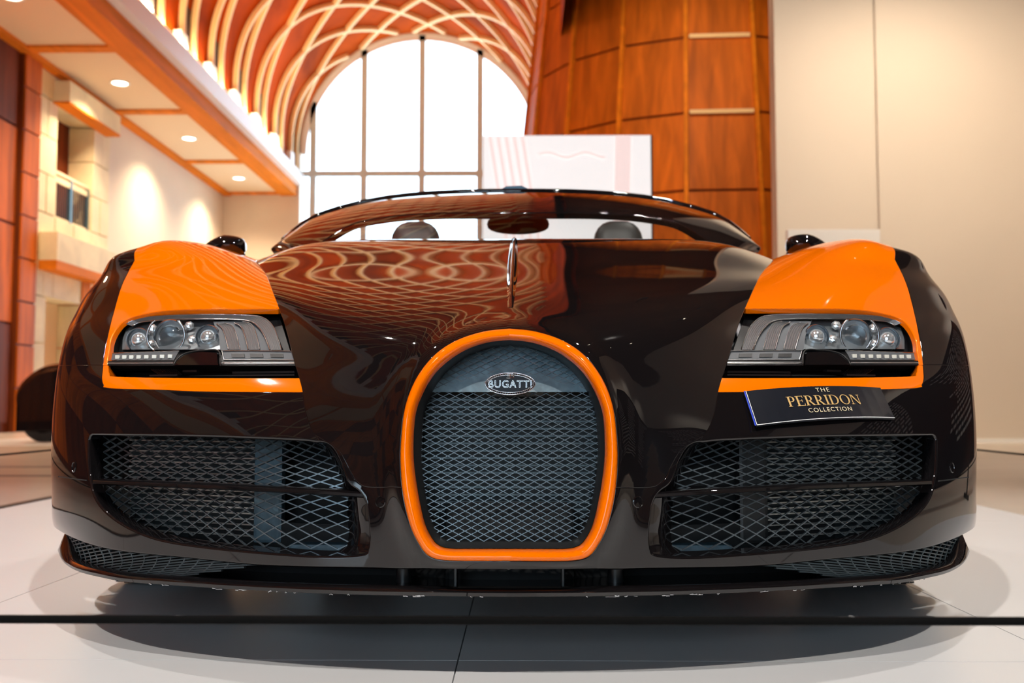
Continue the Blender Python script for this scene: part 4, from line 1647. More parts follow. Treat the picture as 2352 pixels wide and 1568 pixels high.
# parking sensors
for px, py, r in ((874, 1152, 13.5), (170, 1072, 12.5)):
    uv = S.from_px([(px, py)])
    p, n = S(uv)[0], S.normal(uv)[0]
    rr = r / FPX * (p[1])
    b = MB().lathe(p, n, [(rr, -.004), (rr, .0008), (rr * .86, .0018), (rr * .80, .0004), (.0001, .0006)], 28)
    both_sides(b, 'parking_sensor', M_black, (CAR, CAR), smooth=True, angle=35)

# seam across the lower corner of the bumper
uv = S.from_px(smooth_px([(134, 1094), (150, 1096), (175, 1100), (200, 1103)], 5))
both_sides(MB().tube(list(S(uv)), .0011, 6), 'seam', M_matte, (CAR, CAR), smooth=True)

# ---- lower lip (splitter) and the slot above it
LIP = [(132.5, 1266, 2.02), (140, 1283, 1.965), (160, 1300, 1.91), (188, 1312, 1.86), (230, 1322, 1.81), (270, 1330, 1.775), (350, 1337, 1.73), (440, 1343, 1.695), (610, 1353, 1.648), (780, 1360, 1.62), (1000, 1364.5, 1.603)]
lp = [pix(*q) for q in LIP] + [pix_x(0, 1366, 1.598)]
lp = np.array(lp)
# even Catmull-Rom resample of the lip edge
tt = np.concatenate([[0], np.cumsum(np.linalg.norm(np.diff(lp, axis=0), axis=1))])
sp = Spline(tt)
ts = np.linspace(0, tt[-1], 70)
lc = sp.basis(ts) @ lp
lc[-1, 0] = 0
tan = np.gradient(lc, axis=0)
tan /= np.linalg.norm(tan, axis=1)[:, None]
inn = np.stack([-tan[:, 1], tan[:, 0], 0 * tan[:, 0]], -1)
inn /= np.linalg.norm(inn, axis=1)[:, None]
if inn[-1][1] < 0:
    inn *= -1
rw = []
for k in range(len(lc)):
    f = max(0.0, 1 - k / 9.0)
    th = .0085 + .040 * f ** 1.6
    p, i_ = lc[k], inn[k]
    up = np.array([0, 0, 1.0])
    lean = -i_ * .012 * f
    wd = min(.16, .05 + .012 * k)
    rw.append([p + i_ * wd + up * .004, p + i_ * .035 + up * (th * .9) , p + i_ * .014 - lean * 1.2 + up * (th + .002), p + i_ * .005 - lean + up * th, p + up * .003, p + i_ * .002 - up * .003, p + i_ * .012 - up * .005, p + i_ * wd - up * .004])
rw = np.array(rw)
full = np.concatenate([rw, (rw[::-1] * [-1, 1, 1])[1:]])
full[0], full[-1] = full[0], full[-1]
SPL = MB().grid(full).build('front_splitter', M_black, CAR, smooth=True, angle=60)
ch = MB()
random.seed(3)
for k in range(46):
    q = random.random()
    i = int(q * (len(full) - 12)) + 6
    p = full[i][5]
    d = full[i + 1][5] - p
    ln = random.uniform(.0015, .008) if k % 5 else random.uniform(.012, .028)
    d = d / np.linalg.norm(d) * ln
    h = random.uniform(.0006, .0018)
    for m_ in range(3):
        a = p + d * m_ / 3 + np.array([0, -.0012, -.001 + random.uniform(-.0008, .0008)])
        c = a + d / 3.2
        ch.add([a, c, c + [0, 0, h * random.uniform(.5, 1.2)], a + [0, 0, h * random.uniform(.4, 1.2)]], [(0, 1, 2, 3)])
o = ch.build('paint_chip', M_print, SPL)
o['kind'] = 'stuff'

# mesh at the ends of the slot, between bumper and lip
be = S.base(np.stack([np.linspace(S.u[8] - .005, S.u[5], 60), np.full(60, VR[0])], -1))
class Ruled:
    def __call__(self, uv):
        u, v = uv[:, 0], uv[:, 1]
        s = np.linspace(0, 1, len(be))
        top = np.stack([np.interp(u, s, be[:, i]) for i in range(3)], -1)
        sl = np.linspace(0, .56, 60)
        lo = np.stack([np.interp(u * 30, np.arange(len(lc)), lc[:, i] + inn[:, i] * .016) for i in range(3)], -1)
        lo[:, 2] += .006
        return lo + (top - lo) * v[:, None] + np.array([0, .012, 0])
R_ = Ruled()
V, F = [], []
nu, nv = 17, 4
for j in range(0, 2 * nv):
    for i in range(nu):
        x0 = (i + (.5 if j % 2 else 0)) / nu
        for s in (-1, 1):
            q = np.array([[x0, j / (2 * nv)], [x0 + s * .5 / nu, (j + 1) / (2 * nv)]])
            if q.min() < 0 or q[:, 0].max() > 1: continue
            a, c = R_(q)
            t = (c - a) / np.linalg.norm(c - a)
            n = np.array([-.35, -.9, .1]); n /= np.linalg.norm(n)
            sd = np.cross(t, n)
            k = len(V)
            for p in (a, c):
                V += [p - sd * .0013, p + sd * .0013, p + sd * .0008 - n * .005, p - sd * .0008 - n * .005]
            F += [(k, k + 4, k + 5, k + 1), (k + 1, k + 5, k + 6, k + 2), (k + 2, k + 6, k + 7, k + 3), (k + 3, k + 7, k + 4, k)]
for m_ in (False, True):
    o = mesh('slot_mesh', V, F, M_rad, CAR, mirror=m_)
    o['kind'] = 'stuff'
U_, V_ = np.meshgrid(np.linspace(0, 1.0, 30), np.linspace(-.05, 1.1, 5))
bk = R_(np.stack([U_.ravel(), V_.ravel()], -1)) + np.array([.02, .055, 0])
both_sides(MB().grid(bk.reshape(5, 30, 3)), 'slot_backing', M_matte, (CAR, CAR), smooth=True)
# struts in the slot
for px, wpx, yy in ((925, 36, 1.665), (1046, 5, 1.64)):
    a, c = pix(px, 1306, yy), pix(px, 1352, yy)
    wv = wpx / FPX * yy
    for m_ in (1, -1):
        mb = MB()
        if wpx > 10:
            mb.lathe((a[0] * m_, a[1] + wv / 2, c[2] - .004), (0, 0, 1), [(wv / 2, 0), (wv / 2, a[2] - c[2] + .01)], 20)
        else:
            mb.box(a[0] * m_ - wv / 2, a[0] * m_ + wv / 2, a[1], a[1] + .05, c[2] - .004, a[2] + .006)
        mb.build('slot_strut', M_satin, CAR, smooth=wpx > 10)

# ---- central spine of the hood
sp_px = [(1178, 548, 2.755), (1181, 562, 2.62), (1182, 590, 2.40), (1182, 625, 2.18), (1182, 660, 2.0), (1181, 690, 1.885), (1181, 703, 1.845)]
uvs = np.stack([np.zeros(40), np.linspace(VR[10], S.from_px([(1181, 706)], vmax=VR[9])[0][1], 40)], -1)
pc = S(uvs)
pc[:, 0] = 0
nc = S.normal(uvs, True)
nc[:, 0] = 0
rw = []
for k in range(40):
    f = k / 39
    wd = .0055 + .003 * math.sin(math.pi * f)
    hh = (.003 + .009 * math.sin(math.pi * min(1, f * 1.05)) ** .8) * (1 - f ** 6) + .0003
    p, n = pc[k], nc[k]
    X = np.array([1.0, 0, 0])
    rw.append([p - X * wd * 1.7 - n * .002, p - X * wd * .9 + n * hh * .25, p - X * wd * .5 + n * hh * .85, p - X * .0025 + n * hh, p + X * .0025 + n * hh, p + X * wd * .5 + n * hh * .85, p + X * wd * .9 + n * hh * .25, p + X * wd * 1.7 - n * .002])
b = MB().grid(np.array(rw))
b.build('hood_spine', M_black, CAR, smooth=True)

# ---- headlamps
def hpx(x, y):
    return (220 + x / 4.704, 680 + y / 4.704)


HLS = []
for i in (0, 1):
    h = empty('headlamp', (0, 0, 0), None)
    h.parent = CAR
    h.location = -Vector(LOC[CAR.name])
    LOC[h.name] = (0, 0, 0)
    h['label'] = 'clear glass headlamp with three projectors and a row of square LEDs'
    HLS.append(h)


def lamp_pt(px, py, off):
    """point behind the lens surface, straight back by off"""
    uv = S.from_px([(px, py)])
    uv[:, 0] = np.maximum(uv[:, 0], UC)
    return S(uv)[0] + np.array([0, off, 0])


def lamp_pts(pts, off, smooth=True, step=5):
    q = smooth_px(pts, step) if smooth else np.asarray(pts, float)
    # move the traced point so that it still lies on its line of sight after the set-back
    uv = S.from_px(q)
    p = S(uv)
    return np.array([CAM + (a - CAM) * ((a[1] + off) / a[1]) for a in p])


def lamp_poly(name, pts, off, material, depth=.004, step=6, smooth=False, bev=0):
    """flat-ish plate from a traced outline, with thickness"""
    q = []
    if smooth:
        q = smooth_px(pts + [pts[0]], step)[:-1]
    else:
        for a, c in zip(pts, pts[1:] + pts[:1]):
            n = max(1, int(math.hypot(c[0] - a[0], c[1] - a[1]) / step))
            q += [(a[0] + (c[0] - a[0]) * k / n, a[1] + (c[1] - a[1]) * k / n) for k in range(n)]
        q = np.array(q)
    p = lamp_pts(q, off, False)
    n = len(p)
    res = geometry.delaunay_2d_cdt([Vector((a[0], -a[1])) for a in q], [(k, (k + 1) % n) for k in range(n)], [], 1, 1e-6)
    F = [tuple(f) for f in res[2]] if len(res[0]) == n else [tuple(range(n))]
    V = list(p) + list(p + [0, depth, 0])
    F2 = list(F) + [tuple(i + n for i in reversed(f)) for f in F] + [(k, (k + 1) % n, n + (k + 1) % n, n + k) for k in range(n)]
    mb = MB().add(V, F2)
    return both_sides(mb, name, material, HLS, angle=30)


lens_poly = chain(hl_top, uvline((UC, VR[7]), (UC, VR[5])), uvline((UC, VR[5]), hl_top[0]))
for i, o in enumerate(panel('lens', S, lens_poly, [], M_lens, CAR, grid=.010, A=False, rim=0, gap=.0016)):
    o.parent = HLS[i]
# housing walls round the lens
p = S(lens_poly)
both_sides(MB().grid(np.array([np.vstack([p, p[:1]]) + [0, .003, 0], np.vstack([p, p[:1]]) + [0, .075, -.01]])), 'housing', M_lampblack, HLS, smooth=False)
# floor of the lamp
lamp_poly('housing_back', [hpx(125, 725), hpx(170, 450), hpx(300, 270), hpx(700, 165), hpx(1400, 140), hpx(1960, 140), hpx(2140, 725)], .070, M_lampblack)
lamp_poly('added_bezel', [hpx(285, 575), hpx(290, 470), hpx(330, 350), hpx(480, 290), hpx(800, 262), hpx(1270, 262), hpx(1330, 380), hpx(1350, 575)], .060, M_bezel)  # plate added to brighten the lamp interior
# grey inner plate under the bands
lamp_poly('inner_plate', [hpx(1270, 275), hpx(1700, 262), hpx(1790, 320), hpx(1850, 430), hpx(1900, 585), hpx(1345, 585), hpx(1330, 430)], .034, M_lampgrey)


def band(outer, inner, off, nr=6, name='light_band'):
    o_, i_ = lamp_pts([hpx(*q) for q in outer], off), lamp_pts([hpx(*q) for q in inner], off)
    n = 40
    rs = lambda a: np.stack([np.interp(np.linspace(0, 1, n), np.linspace(0, 1, len(a)), a[:, k]) for k in range(3)], -1)
    o_, i_ = rs(o_), rs(i_)
    rows = []
    for k in range(2 * nr + 1):
        f = k / (2 * nr)
        rows.append(o_ + (i_ - o_) * f + np.array([0, -.0022 if k % 2 else 0, 0]))
    rows = [rows[0] + [0, .004, 0]] + rows + [rows[-1] + [0, .004, 0]]
    both_sides(MB().grid(np.array(rows)), name, M_band, HLS)
    both_sides(MB().tube(list(i_ + [0, -.002, 0]), .0014, 6), 'chrome_edge', M_alu, HLS, smooth=True)
    both_sides(MB().tube(list(o_ + [0, -.002, 0]), .0009, 6), 'chrome_edge', M_alu, HLS, smooth=True)


band([(330, 300), (420, 255), (560, 225), (800, 207), (1100, 200), (1400, 200), (1700, 210), (1820, 235), (1900, 300), (1950, 390), (2010, 580)],
     [(400, 325), (470, 285), (600, 268), (800, 255), (1100, 248), (1400, 250), (1600, 260), (1700, 285), (1765, 340), (1825, 430), (1885, 582)], .026, 7)
band([(1590, 275), (1680, 300), (1730, 390), (1775, 578)], [(1500, 290), (1570, 330), (1610, 420), (1650, 580)], .030, 6)
band([(1390, 290), (1470, 320), (1520, 410), (1560, 576)], [(1310, 300), (1365, 345), (1400, 430), (1438, 580)], .032, 5)

# projectors
for (cx, cy, r, big) in ((445, 470, 128, 0), (788, 430, 175, 1), (1195, 440, 130, 0)):
    c = lamp_pts([hpx(cx, cy)], .034, False)[0]
    R = r / 4.704 / FPX * c[1]
    ax = np.array([0.05, -1, .06])
    both_sides(MB().lathe(c + [0, .012, 0], ax, [(R * 1.06, -.02), (R * 1.06, .004), (R * 1.0, .008), (R * .94, .004), (R * .92, -.012)], 36), 'projector_ring', M_chrome, HLS, smooth=True, angle=50)
    bowl = [(R * .93 * math.sin(a), -.002 - R * .75 * math.cos(a)) for a in np.linspace(0.02, math.pi / 2, 9)]
    both_sides(MB().lathe(c + [0, .014, 0], ax, bowl, 16 if not big else 30), 'reflector', M_reflector, HLS, smooth=big)
    k = .74 if big else .68
    pr = [(R * k * math.cos(a), R * k * .75 * math.sin(a)) for a in np.linspace(-math.pi / 2 * .98, math.pi / 2, 17)]
    both_sides(MB().lathe(c + [0, .012, 0], ax, pr, 32), 'projector_lens', M_bulb if big else M_spark, HLS, smooth=True)  # small lenses get bright metal in place of sparkle
    if big:
        rr_ = []
        for sgn in (-1, 1):
            pts = [c + np.array([sgn * R * 1.16 * math.cos(a), -.016, R * 1.16 * math.sin(a)]) for a in np.linspace(-.95, .95, 18)]
            both_sides(MB().tube(pts, R * .075, 8), 'chrome_arc', M_alu, HLS, smooth=True)
# added bright facets imitating sparkle between the projectors
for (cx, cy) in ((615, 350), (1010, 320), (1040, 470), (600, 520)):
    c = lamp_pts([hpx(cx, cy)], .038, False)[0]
    both_sides(MB().lathe(c, (0.2, -1, .3), [(.010, 0), (.006, .004), (.0005, .005)], 7), 'sparkle_facet', M_spark, HLS)
# running-light strip with eight LEDs
lamp_poly('led_tray', [hpx(165, 615), hpx(900, 590), hpx(845, 690), hpx(150, 692)], .020, M_lampgrey, .004)
tray = [hpx(165, 615), hpx(900, 590), hpx(845, 690), hpx(150, 692), hpx(165, 615)]
both_sides(MB().tube(list(lamp_pts(tray, .017, False)), .0006, 5), 'chrome_edge', M_alu, HLS)
for k, (x, y) in enumerate([(240, 657), (315, 657), (391, 657), (470, 656), (553, 655), (637, 654), (722, 652), (808, 650)]):
    c = lamp_pts([hpx(x, y)], .018, False)[0]
    hw, hh = 24 / 4.704 / FPX * c[1], 20 / 4.704 / FPX * c[1]
    both_sides(MB().box(c[0] - hw, c[0] + hw, c[1] - .004, c[1] + .004, c[2] - hh, c[2] + hh), 'led', M_led, HLS, bevel=.0008)
# half-moon cover and turn-signal box
lamp_poly('washer_cover', [hpx(852, 742), hpx(885, 690), hpx(960, 635), hpx(1060, 608), hpx(1150, 600), hpx(1305, 612), hpx(1320, 742)], -.006, M_black, .02)
arc_ = [hpx(840, 745), hpx(875, 685), hpx(950, 625), hpx(1050, 598), hpx(1150, 588), hpx(1325, 592), hpx(1345, 745)]
both_sides(MB().tube(list(lamp_pts(arc_, -.002)), .0016, 6), 'chrome_edge', M_satin, HLS, smooth=True)
lamp_poly('signal_box', [hpx(1365, 592), hpx(2108, 597), hpx(2138, 690), hpx(1385, 686)], .014, M_lampgrey, .01)
fr_ = [hpx(1362, 590), hpx(2110, 595), hpx(2140, 692), hpx(1385, 688), hpx(1362, 590)]
both_sides(MB().tube(list(lamp_pts(fr_, .011, False)), .0011, 6), 'chrome_edge', M_alu, HLS)
for x in (1535, 1735, 1955):
    lamp_poly('signal_slot', [hpx(x - 72, 620), hpx(x + 66, 622), hpx(x + 74, 660), hpx(x - 66, 658)], .011, M_lampblack, .004)
# bottom rails of the lamp
both_sides(MB().tube(list(lamp_pts([hpx(125, 722), hpx(480, 722), hpx(838, 720)], .0)), .0009, 5), 'chrome_edge', M_alu, HLS)
both_sides(MB().tube(list(lamp_pts([hpx(1350, 724), hpx(1750, 724), hpx(2145, 722)], .0)), .0010, 5), 'chrome_edge', M_alu, HLS)
lamp_poly('lower_rail', [hpx(118, 700), hpx(838, 700), hpx(838, 748), hpx(112, 748)], .004, M_lampblack, .02)
lamp_poly('lower_rail', [hpx(1345, 700), hpx(2142, 700), hpx(2152, 750), hpx(1350, 750)], .004, M_lampblack, .02)
# things glimpsed in the gap below the lamp
for x0, x1, y0, y1, nm in ((1490, 2160, 815, 832, 'gap_rail'), (1490, 2160, 848, 858, 'gap_rail'), (960, 1110, 800, 818, 'gap_bracket'), (600, 900, 850, 862, 'gap_bracket')):
    a, c = lamp_pts([hpx(x0, y0), hpx(x1, y1)], .04, False)
    mb = MB().bar((a[0], a[1], (a[2] + c[2]) / 2), (c[0], c[1], (a[2] + c[2]) / 2), .01, abs(a[2] - c[2]))
    both_sides(mb, nm, M_satin, (CAR, CAR))
b = MB()
for k in range(12):
    a, c = lamp_pts([hpx(600 + k * 24, 790), hpx(690 + k * 22, 850)], .045, False)
    b.bar(a, c, .0012, .0012)
for o in both_sides(b, 'gap_fin', M_satin, (CAR, CAR)):
    o['kind'] = 'stuff'

# undertray closing the slot behind the lip
bot = liner(.13, 0, S.u[7], 0, .02, 40, 2)[0]
dn = bot.copy()
dn[:, 2] = .134
bk = dn.copy()
bk[:, 1] = np.maximum(bk[:, 1] + .35, 2.05)
both_sides(MB().grid(np.array([bot + [0, 0, .05], dn, bk])), 'undertray', M_matte, (CAR, CAR), smooth=False)

# ---- windscreen
OUT = [(631, 570, 3.16), (652, 549, 3.25), (677, 527.5, 3.35), (715, 501, 3.45), (753, 485.5, 3.52), (817, 467.6, 3.55), (881, 455, 3.54), (957, 446.2, 3.51), (1085, 439.8, 3.47)]
top_l = np.array([pix(*q) for q in OUT] + [pix_x(0, 438.5, 3.46)])
base_px = [(626, 578, 3.13), (662, 573, 3.02), (705, 574, 2.93), (770, 571, 2.86), (850, 568, 2.82), (930, 565, 2.80), (1010, 562, 2.785), (1090, 560, 2.78)]
base_l = np.array([pix(*q) for q in base_px] + [pix_x(0, 560, 2.775)])


def resamp(a, n):
    d = np.concatenate([[0], np.cumsum(np.linalg.norm(np.diff(a, axis=0), axis=1))])
    return Spline(d).basis(np.linspace(0, d[-1], n)) @ a


nT = 13
tp, bs = resamp(top_l, nT), resamp(base_l, nT)
rowsW = []
for f in (0, .25, .5, .75, 1.0):
    r = bs + (tp - bs) * f
    bul = math.sin(math.pi * f) * np.linspace(0.2, 1, nT)
    r = r + np.stack([-.02 * bul * (1 - np.linspace(0, 1, nT)), -.045 * bul, .028 * bul], -1)
    r[-1, 0] = 0
    rowsW.append(r[::-1])
W = Surf(np.array(rowsW))
tn = W.normal(np.array([[W.u[6], W.v[2]]]))
W.sgn = 1.0 if tn[0, 1] < 0 else -1.0
UM, VM = W.u[-1], W.v[-1]
inn_px = [(1173, 487), (1090, 487), (1008, 488), (931, 492), (880, 498), (829, 507), (794, 520), (758, 541.5), (733, 558)]
in_uv = W.from_px(smooth_px(inn_px, 7))
in_uv[0, 0] = 0
in_uv = np.vstack([in_uv, [in_uv[-1] + (np.array([UM * .80, 0.0]) - in_uv[-1]) * t for t in (.5, 1.0)]])
in_uv = in_uv[in_uv[:, 1] >= 0]
frame_poly = chain(uvline((0, VM), (UM, VM), .02), uvline((UM, VM), (UM, 0), .02), uvline((UM, 0), (in_uv[-1][0], 0), .02), in_uv[::-1], uvline((0, in_uv[0][1]), (0, VM), .02))
WF = panel('windscreen_frame', W, frame_poly, [], M_black, CAR, grid=.02, mode='weld', rim=.02, gap=0.0, edge=.006)[0]
glass_poly = chain(uvline((0, 0), (in_uv[-1][0], 0), .02), in_uv[::-1], uvline((0, in_uv[0][1]), (0, 0), .02))
WG = panel('windscreen', W, glass_poly, [], M_wind, CAR, grid=.025, mode='weld', rim=0, gap=0.0, off=-.002)[0]
# header trim strip and the small camera fin above
hd = np.vstack([tp[1:], (tp[::-1] * [-1, 1, 1])[1:-1]])
MB().tube(list(hd + [0, .012, .001]), .011, 10).build('header_rail', M_black, CAR, smooth=True)
f0 = np.array([.0, 3.47, tp[-1][2]])
fv = [(-.062, 0, .004), (-.034, .0, .020), (.020, .0, .022), (.058, 0, .004)]
V = [f0 + np.array(q) for q in fv] + [f0 + np.array(q) + [0, .10, -.004] for q in fv]
MB().add(V, [(0, 1, 2, 3)[::-1], (4, 5, 6, 7), (0, 1, 5, 4), (1, 2, 6, 5), (2, 3, 7, 6), (3, 0, 4, 7)]).build('roof_latch', M_shade, CAR, bevel=.003)

# interior mirror
c = pix(1190, 516, 3.40)
R_ = 72 / FPX * 3.40
mr = MB()
rowsm = []
for a in np.linspace(-math.pi / 2, math.pi / 2, 13):
    rr, x = math.cos(a), math.sin(a)
    rowsm.append([c + np.array([x * R_, -.035 * rr * math.cos(b_) - .01, 24 / FPX * 3.4 * rr ** .7 * math.sin(b_)]) for b_ in np.linspace(0, 2 * math.pi, 17)])
RV_M = mr.grid(np.array(rowsm)).build('interior_mirror', M_satin, CAR, smooth=True)
m0 = pix(1180, 487, 3.42)
b = MB()
hs = [pix(1095, 486, 3.42), pix(1270, 486, 3.42), pix(1250, 497, 3.40), pix(1232, 502, 3.40), pix(1140, 502, 3.40), pix(1130, 494, 3.40)]
b.add([q for q in hs] + [q + [0, .05, 0] for q in hs], [(0, 1, 2, 3, 4, 5)[::-1], (6, 7, 8, 9, 10, 11)] + [(k, (k + 1) % 6, 6 + (k + 1) % 6, 6 + k) for k in range(6)])
b.build('mirror_mount', M_satin, CAR, bevel=.003)

# ---- door mirrors
for sx in (-1, 1):
    rowsm = []
    ce = pix(516, 566, 2.98)
    ce = np.array([ce[0], 2.98, ce[2]])
    for a in np.linspace(-math.pi / 2, math.pi / 2, 15):
        t = math.sin(a)
        hh = .034 * math.cos(a) ** .55 * (1 - .45 * max(0, -t) ** 1.4) + .0005
        dd = .045 * math.cos(a) ** .5 + .0005
        dz = -.012 * max(0, -t) ** 1.2
        rowsm.append([ce + np.array([t * .062, -dd * math.cos(b_), dz + hh * math.sin(b_)]) for b_ in np.linspace(0, 2 * math.pi, 21)])
    g = np.array(rowsm)
    if sx > 0:
        g = g * [-1, 1, 1]
    dm = MB().grid(g, sx > 0).build('door_mirror', M_black, CAR, smooth=True)
    st = [ce + [.045, .01, -.02], ce + [.06, .02, -.055], ce + [.05, .05, -.09]]
    MB().tube([q * [-sx, 1, 1] for q in st], .013, 8).build('mirror_stalk', M_black, CAR, smooth=True)
    MB().lathe(ce * [-sx, 1, 1] + [0, .038, 0], (0, 1, 0), [(.001, .006), (.026, .006), (.029, 0)], 24).build('mirror_glass', M_chrome, CAR, smooth=True)

# ---- wheels
for sx in (-1, 1):
    for wy, wr, ww, xx in ((2.55, .335, .255, .865), (5.26, .355, .345, .80)):
        cc = (sx * xx, wy, wr)
        h = ww / 2
        wb_ = MB().lathe(cc, (1, 0, 0), [(wr - .085, -h), (wr - .03, -h), (wr - .008, -h + .02), (wr, -h + .05), (wr, h - .05), (wr - .008, h - .02), (wr - .03, h), (wr - .085, h), (wr - .085, -h)], 56)
        wo = wb_.build('tyre', M_rubber, CAR, smooth=True, angle=35)
        tr = MB()
        for k in range(40):
            a = 2 * math.pi * k / 40
            d = np.array([0, math.cos(a), math.sin(a)])
            q = np.array([0, math.cos(a + .09), math.sin(a + .09)])
            tr.bar(np.array(cc) + d * (wr + .0005) + [-h + .03, 0, 0], np.array(cc) + q * (wr + .0005) + [-.01, 0, 0], .012, .003, up=tuple(d))
            tr.bar(np.array(cc) + d * (wr + .0005) + [h - .03, 0, 0], np.array(cc) + q * (wr + .0005) + [.01, 0, 0], .012, .003, up=tuple(d))
        o = tr.build('tread', M_matte, wo)
        o['kind'] = 'stuff'
        ro_ = MB().lathe(cc, (sx, 0, 0), [(wr - .085, -h), (wr - .10, -h + .02), (wr - .10, h - .02), (wr - .082, h + .002), (wr - .09, h - .03)], 48).build('rim', M_alu, CAR, smooth=True, angle=40)
        for k in range(8):
            a = 2 * math.pi * k / 8
            d = np.array([0, math.cos(a), math.sin(a)])
            MB().bar(np.array(cc) + [sx * (h - .03), 0, 0] + d * .04, np.array(cc) + [sx * (h - .012), 0, 0] + d * (wr - .09), .045, .02, up=(1, 0, 0)).build('spoke', M_alu, ro_, bevel=.004)
        MB().lathe(np.array(cc) + [sx * (h - .04), 0, 0], (sx, 0, 0), [(.06, -.02), (.06, .012), (.045, .018), (.001, .02)], 24).build('hub', M_alu, ro_, smooth=True, angle=40)
        MB().lathe(np.array(cc) + [sx * (h - .11), 0, 0], (sx, 0, 0), [(.18, 0), (.18, .03), (.09, .032), (.09, 0)], 36).build('brake_disc', M_rad, CAR)

# ---- flanks, doors and rear deck
st = [3.14, 3.45, 3.8, 4.3, 4.8, 5.26, 5.7, 5.98, 6.06]
wdh = [.985, .965, .955, .965, .985, .998, .975, .90, .80]
top = [.845, .855, .87, .90, .93, .93, .88, .83, .78]
inx = [.72, .70, .70, .69, .66, .62, .56, .50, .44]
rowsB = []
for f, (zf, xf) in zip(range(8), [(0.0, .93), (.10, .985), (.30, 1.0), (.52, 1.0), (.74, .985), (.90, .95), (.98, .90), (1.0, None)]):
    r = []
    for y, wd, tz, ix in zip(st, wdh, top, inx):
        zb_ = .17 if y < 5.6 else .22
        x = ix if xf is None else wd * xf
        z = zb_ + (tz - zb_) * zf + (.012 if xf is None else 0)
        r.append([-x, y, z])
    rowsB.append(r)
B = Surf(np.array(rowsB))
tn = B.normal(np.array([[B.u[3], B.v[3]]]))
B.sgn = 1.0 if tn[0, 0] < 0 else -1.0
uvb, pb = B.samples()[:2]


def byz(pts):
    return np.array([uvb[np.argmin(((pb[:, 1:] - t) ** 2).sum(1) + (pb[:, 0] > -.85) * 9)] for t in pts])


RA = .385
arr = byz([(5.26 - RA * math.cos(a), .355 + RA * math.sin(a)) for a in np.linspace(-.42, math.pi + .42, 44)])
arr[0, 1] = arr[-1, 1] = 0
flank = chain(uvline((0, 0), arr[0], .03), arr, uvline(arr[-1], (B.u[-1], 0), .03), uvline((B.u[-1], 0), (B.u[-1], B.v[-1]), .03), uvline((B.u[-1], B.v[-1]), (0, B.v[-1]), .03), uvline((0, B.v[-1]), (0, 0), .03))
dseam = [(3.42, .24), (4.28, .24), (4.40, .55), (4.34, .84), (3.42, .84)]
dq = chain(*[byz([(a[0] + (c[0] - a[0]) * t, a[1] + (c[1] - a[1]) * t) for t in np.linspace(0, 1, 14)]) for a, c in zip(dseam, dseam[1:] + dseam[:1])])
panel('flank', B, flank, [dq], M_black, CAR, grid=.035, rim=.01)
panel('door', B, dq, [], M_black, CAR, grid=.035, rim=.01)
# rear deck and tail
dk = []
for y, tz, ix in zip(st[3:], top[3:], inx[3:]):
    dk.append([(x * ix, y, tz + .012 + .05 * (1 - abs(x) ** 2)) for x in np.linspace(-1, 1, 17)])
MB().grid(np.array(dk)).build('rear_deck', M_black, CAR, smooth=True)
tl = []
for zf in np.linspace(0, 1, 8):
    tl.append([(x * (.44 + .36 * math.sin(math.pi * min(1, (1 - zf) * .9 + .1))), 6.06 + .03 * math.sin(math.pi * zf), .22 + (.80 - .22) * zf) for x in np.linspace(-1, 1, 13)])
MB().grid(np.array(tl), True).build('tail', M_black, CAR, smooth=True)
for sx in (-1, 1):
    hoop = []
    for a in np.linspace(0, math.pi, 13):
        hoop.append([(sx * .36 + .17 * math.cos(a), 4.32 + .7 * f, .93 + (.13 - .12 * f ** 1.3) * math.sin(a)) for f in np.linspace(0, 1, 7)])
    MB().grid(np.array(hoop)).build('engine_snorkel', M_black, CAR, smooth=True)
MB().box(-.66, .66, 4.25, 4.32, .2, .93).build('bulkhead', M_leather, CAR)
MB().box(-.70, .70, 3.1, 4.3, .15, .20).build('cabin_floor', M_matte, CAR)

# dashboard and steering wheel
ds = []
for y, z in ((2.82, .885), (2.98, .925), (3.15, .945), (3.28, .93), (3.34, .86), (3.36, .70)):
    ds.append([(x, y + .10 * (abs(x) / .7) ** 2, z - .03 * (abs(x) / .7) ** 2 + (.012 * math.exp(-((abs(x) - .36) / .16) ** 2) if 3 < y < 3.3 else 0)) for x in np.linspace(-.68, .68, 25)])
MB().grid(np.array(ds)).build('dashboard', M_leather, CAR, smooth=True)
swc = np.array([.36, 3.46, .80])
sw_ = MB().tube([swc + np.array([.175 * math.cos(a), .05 * math.sin(a), .165 * math.sin(a)]) for a in np.linspace(0, 2 * math.pi, 32, endpoint=False)], .014, 8, closed=True).build('steering_wheel', M_leather, CAR, smooth=True)
for a in (math.pi * .5 + 2.1, math.pi * .5 - 2.1, -math.pi / 2):
    MB().tube([swc, swc + np.array([.17 * math.cos(a), .04 * math.sin(a), .16 * math.sin(a)])], .012, 6).build('steering_spoke', M_alu, sw_)
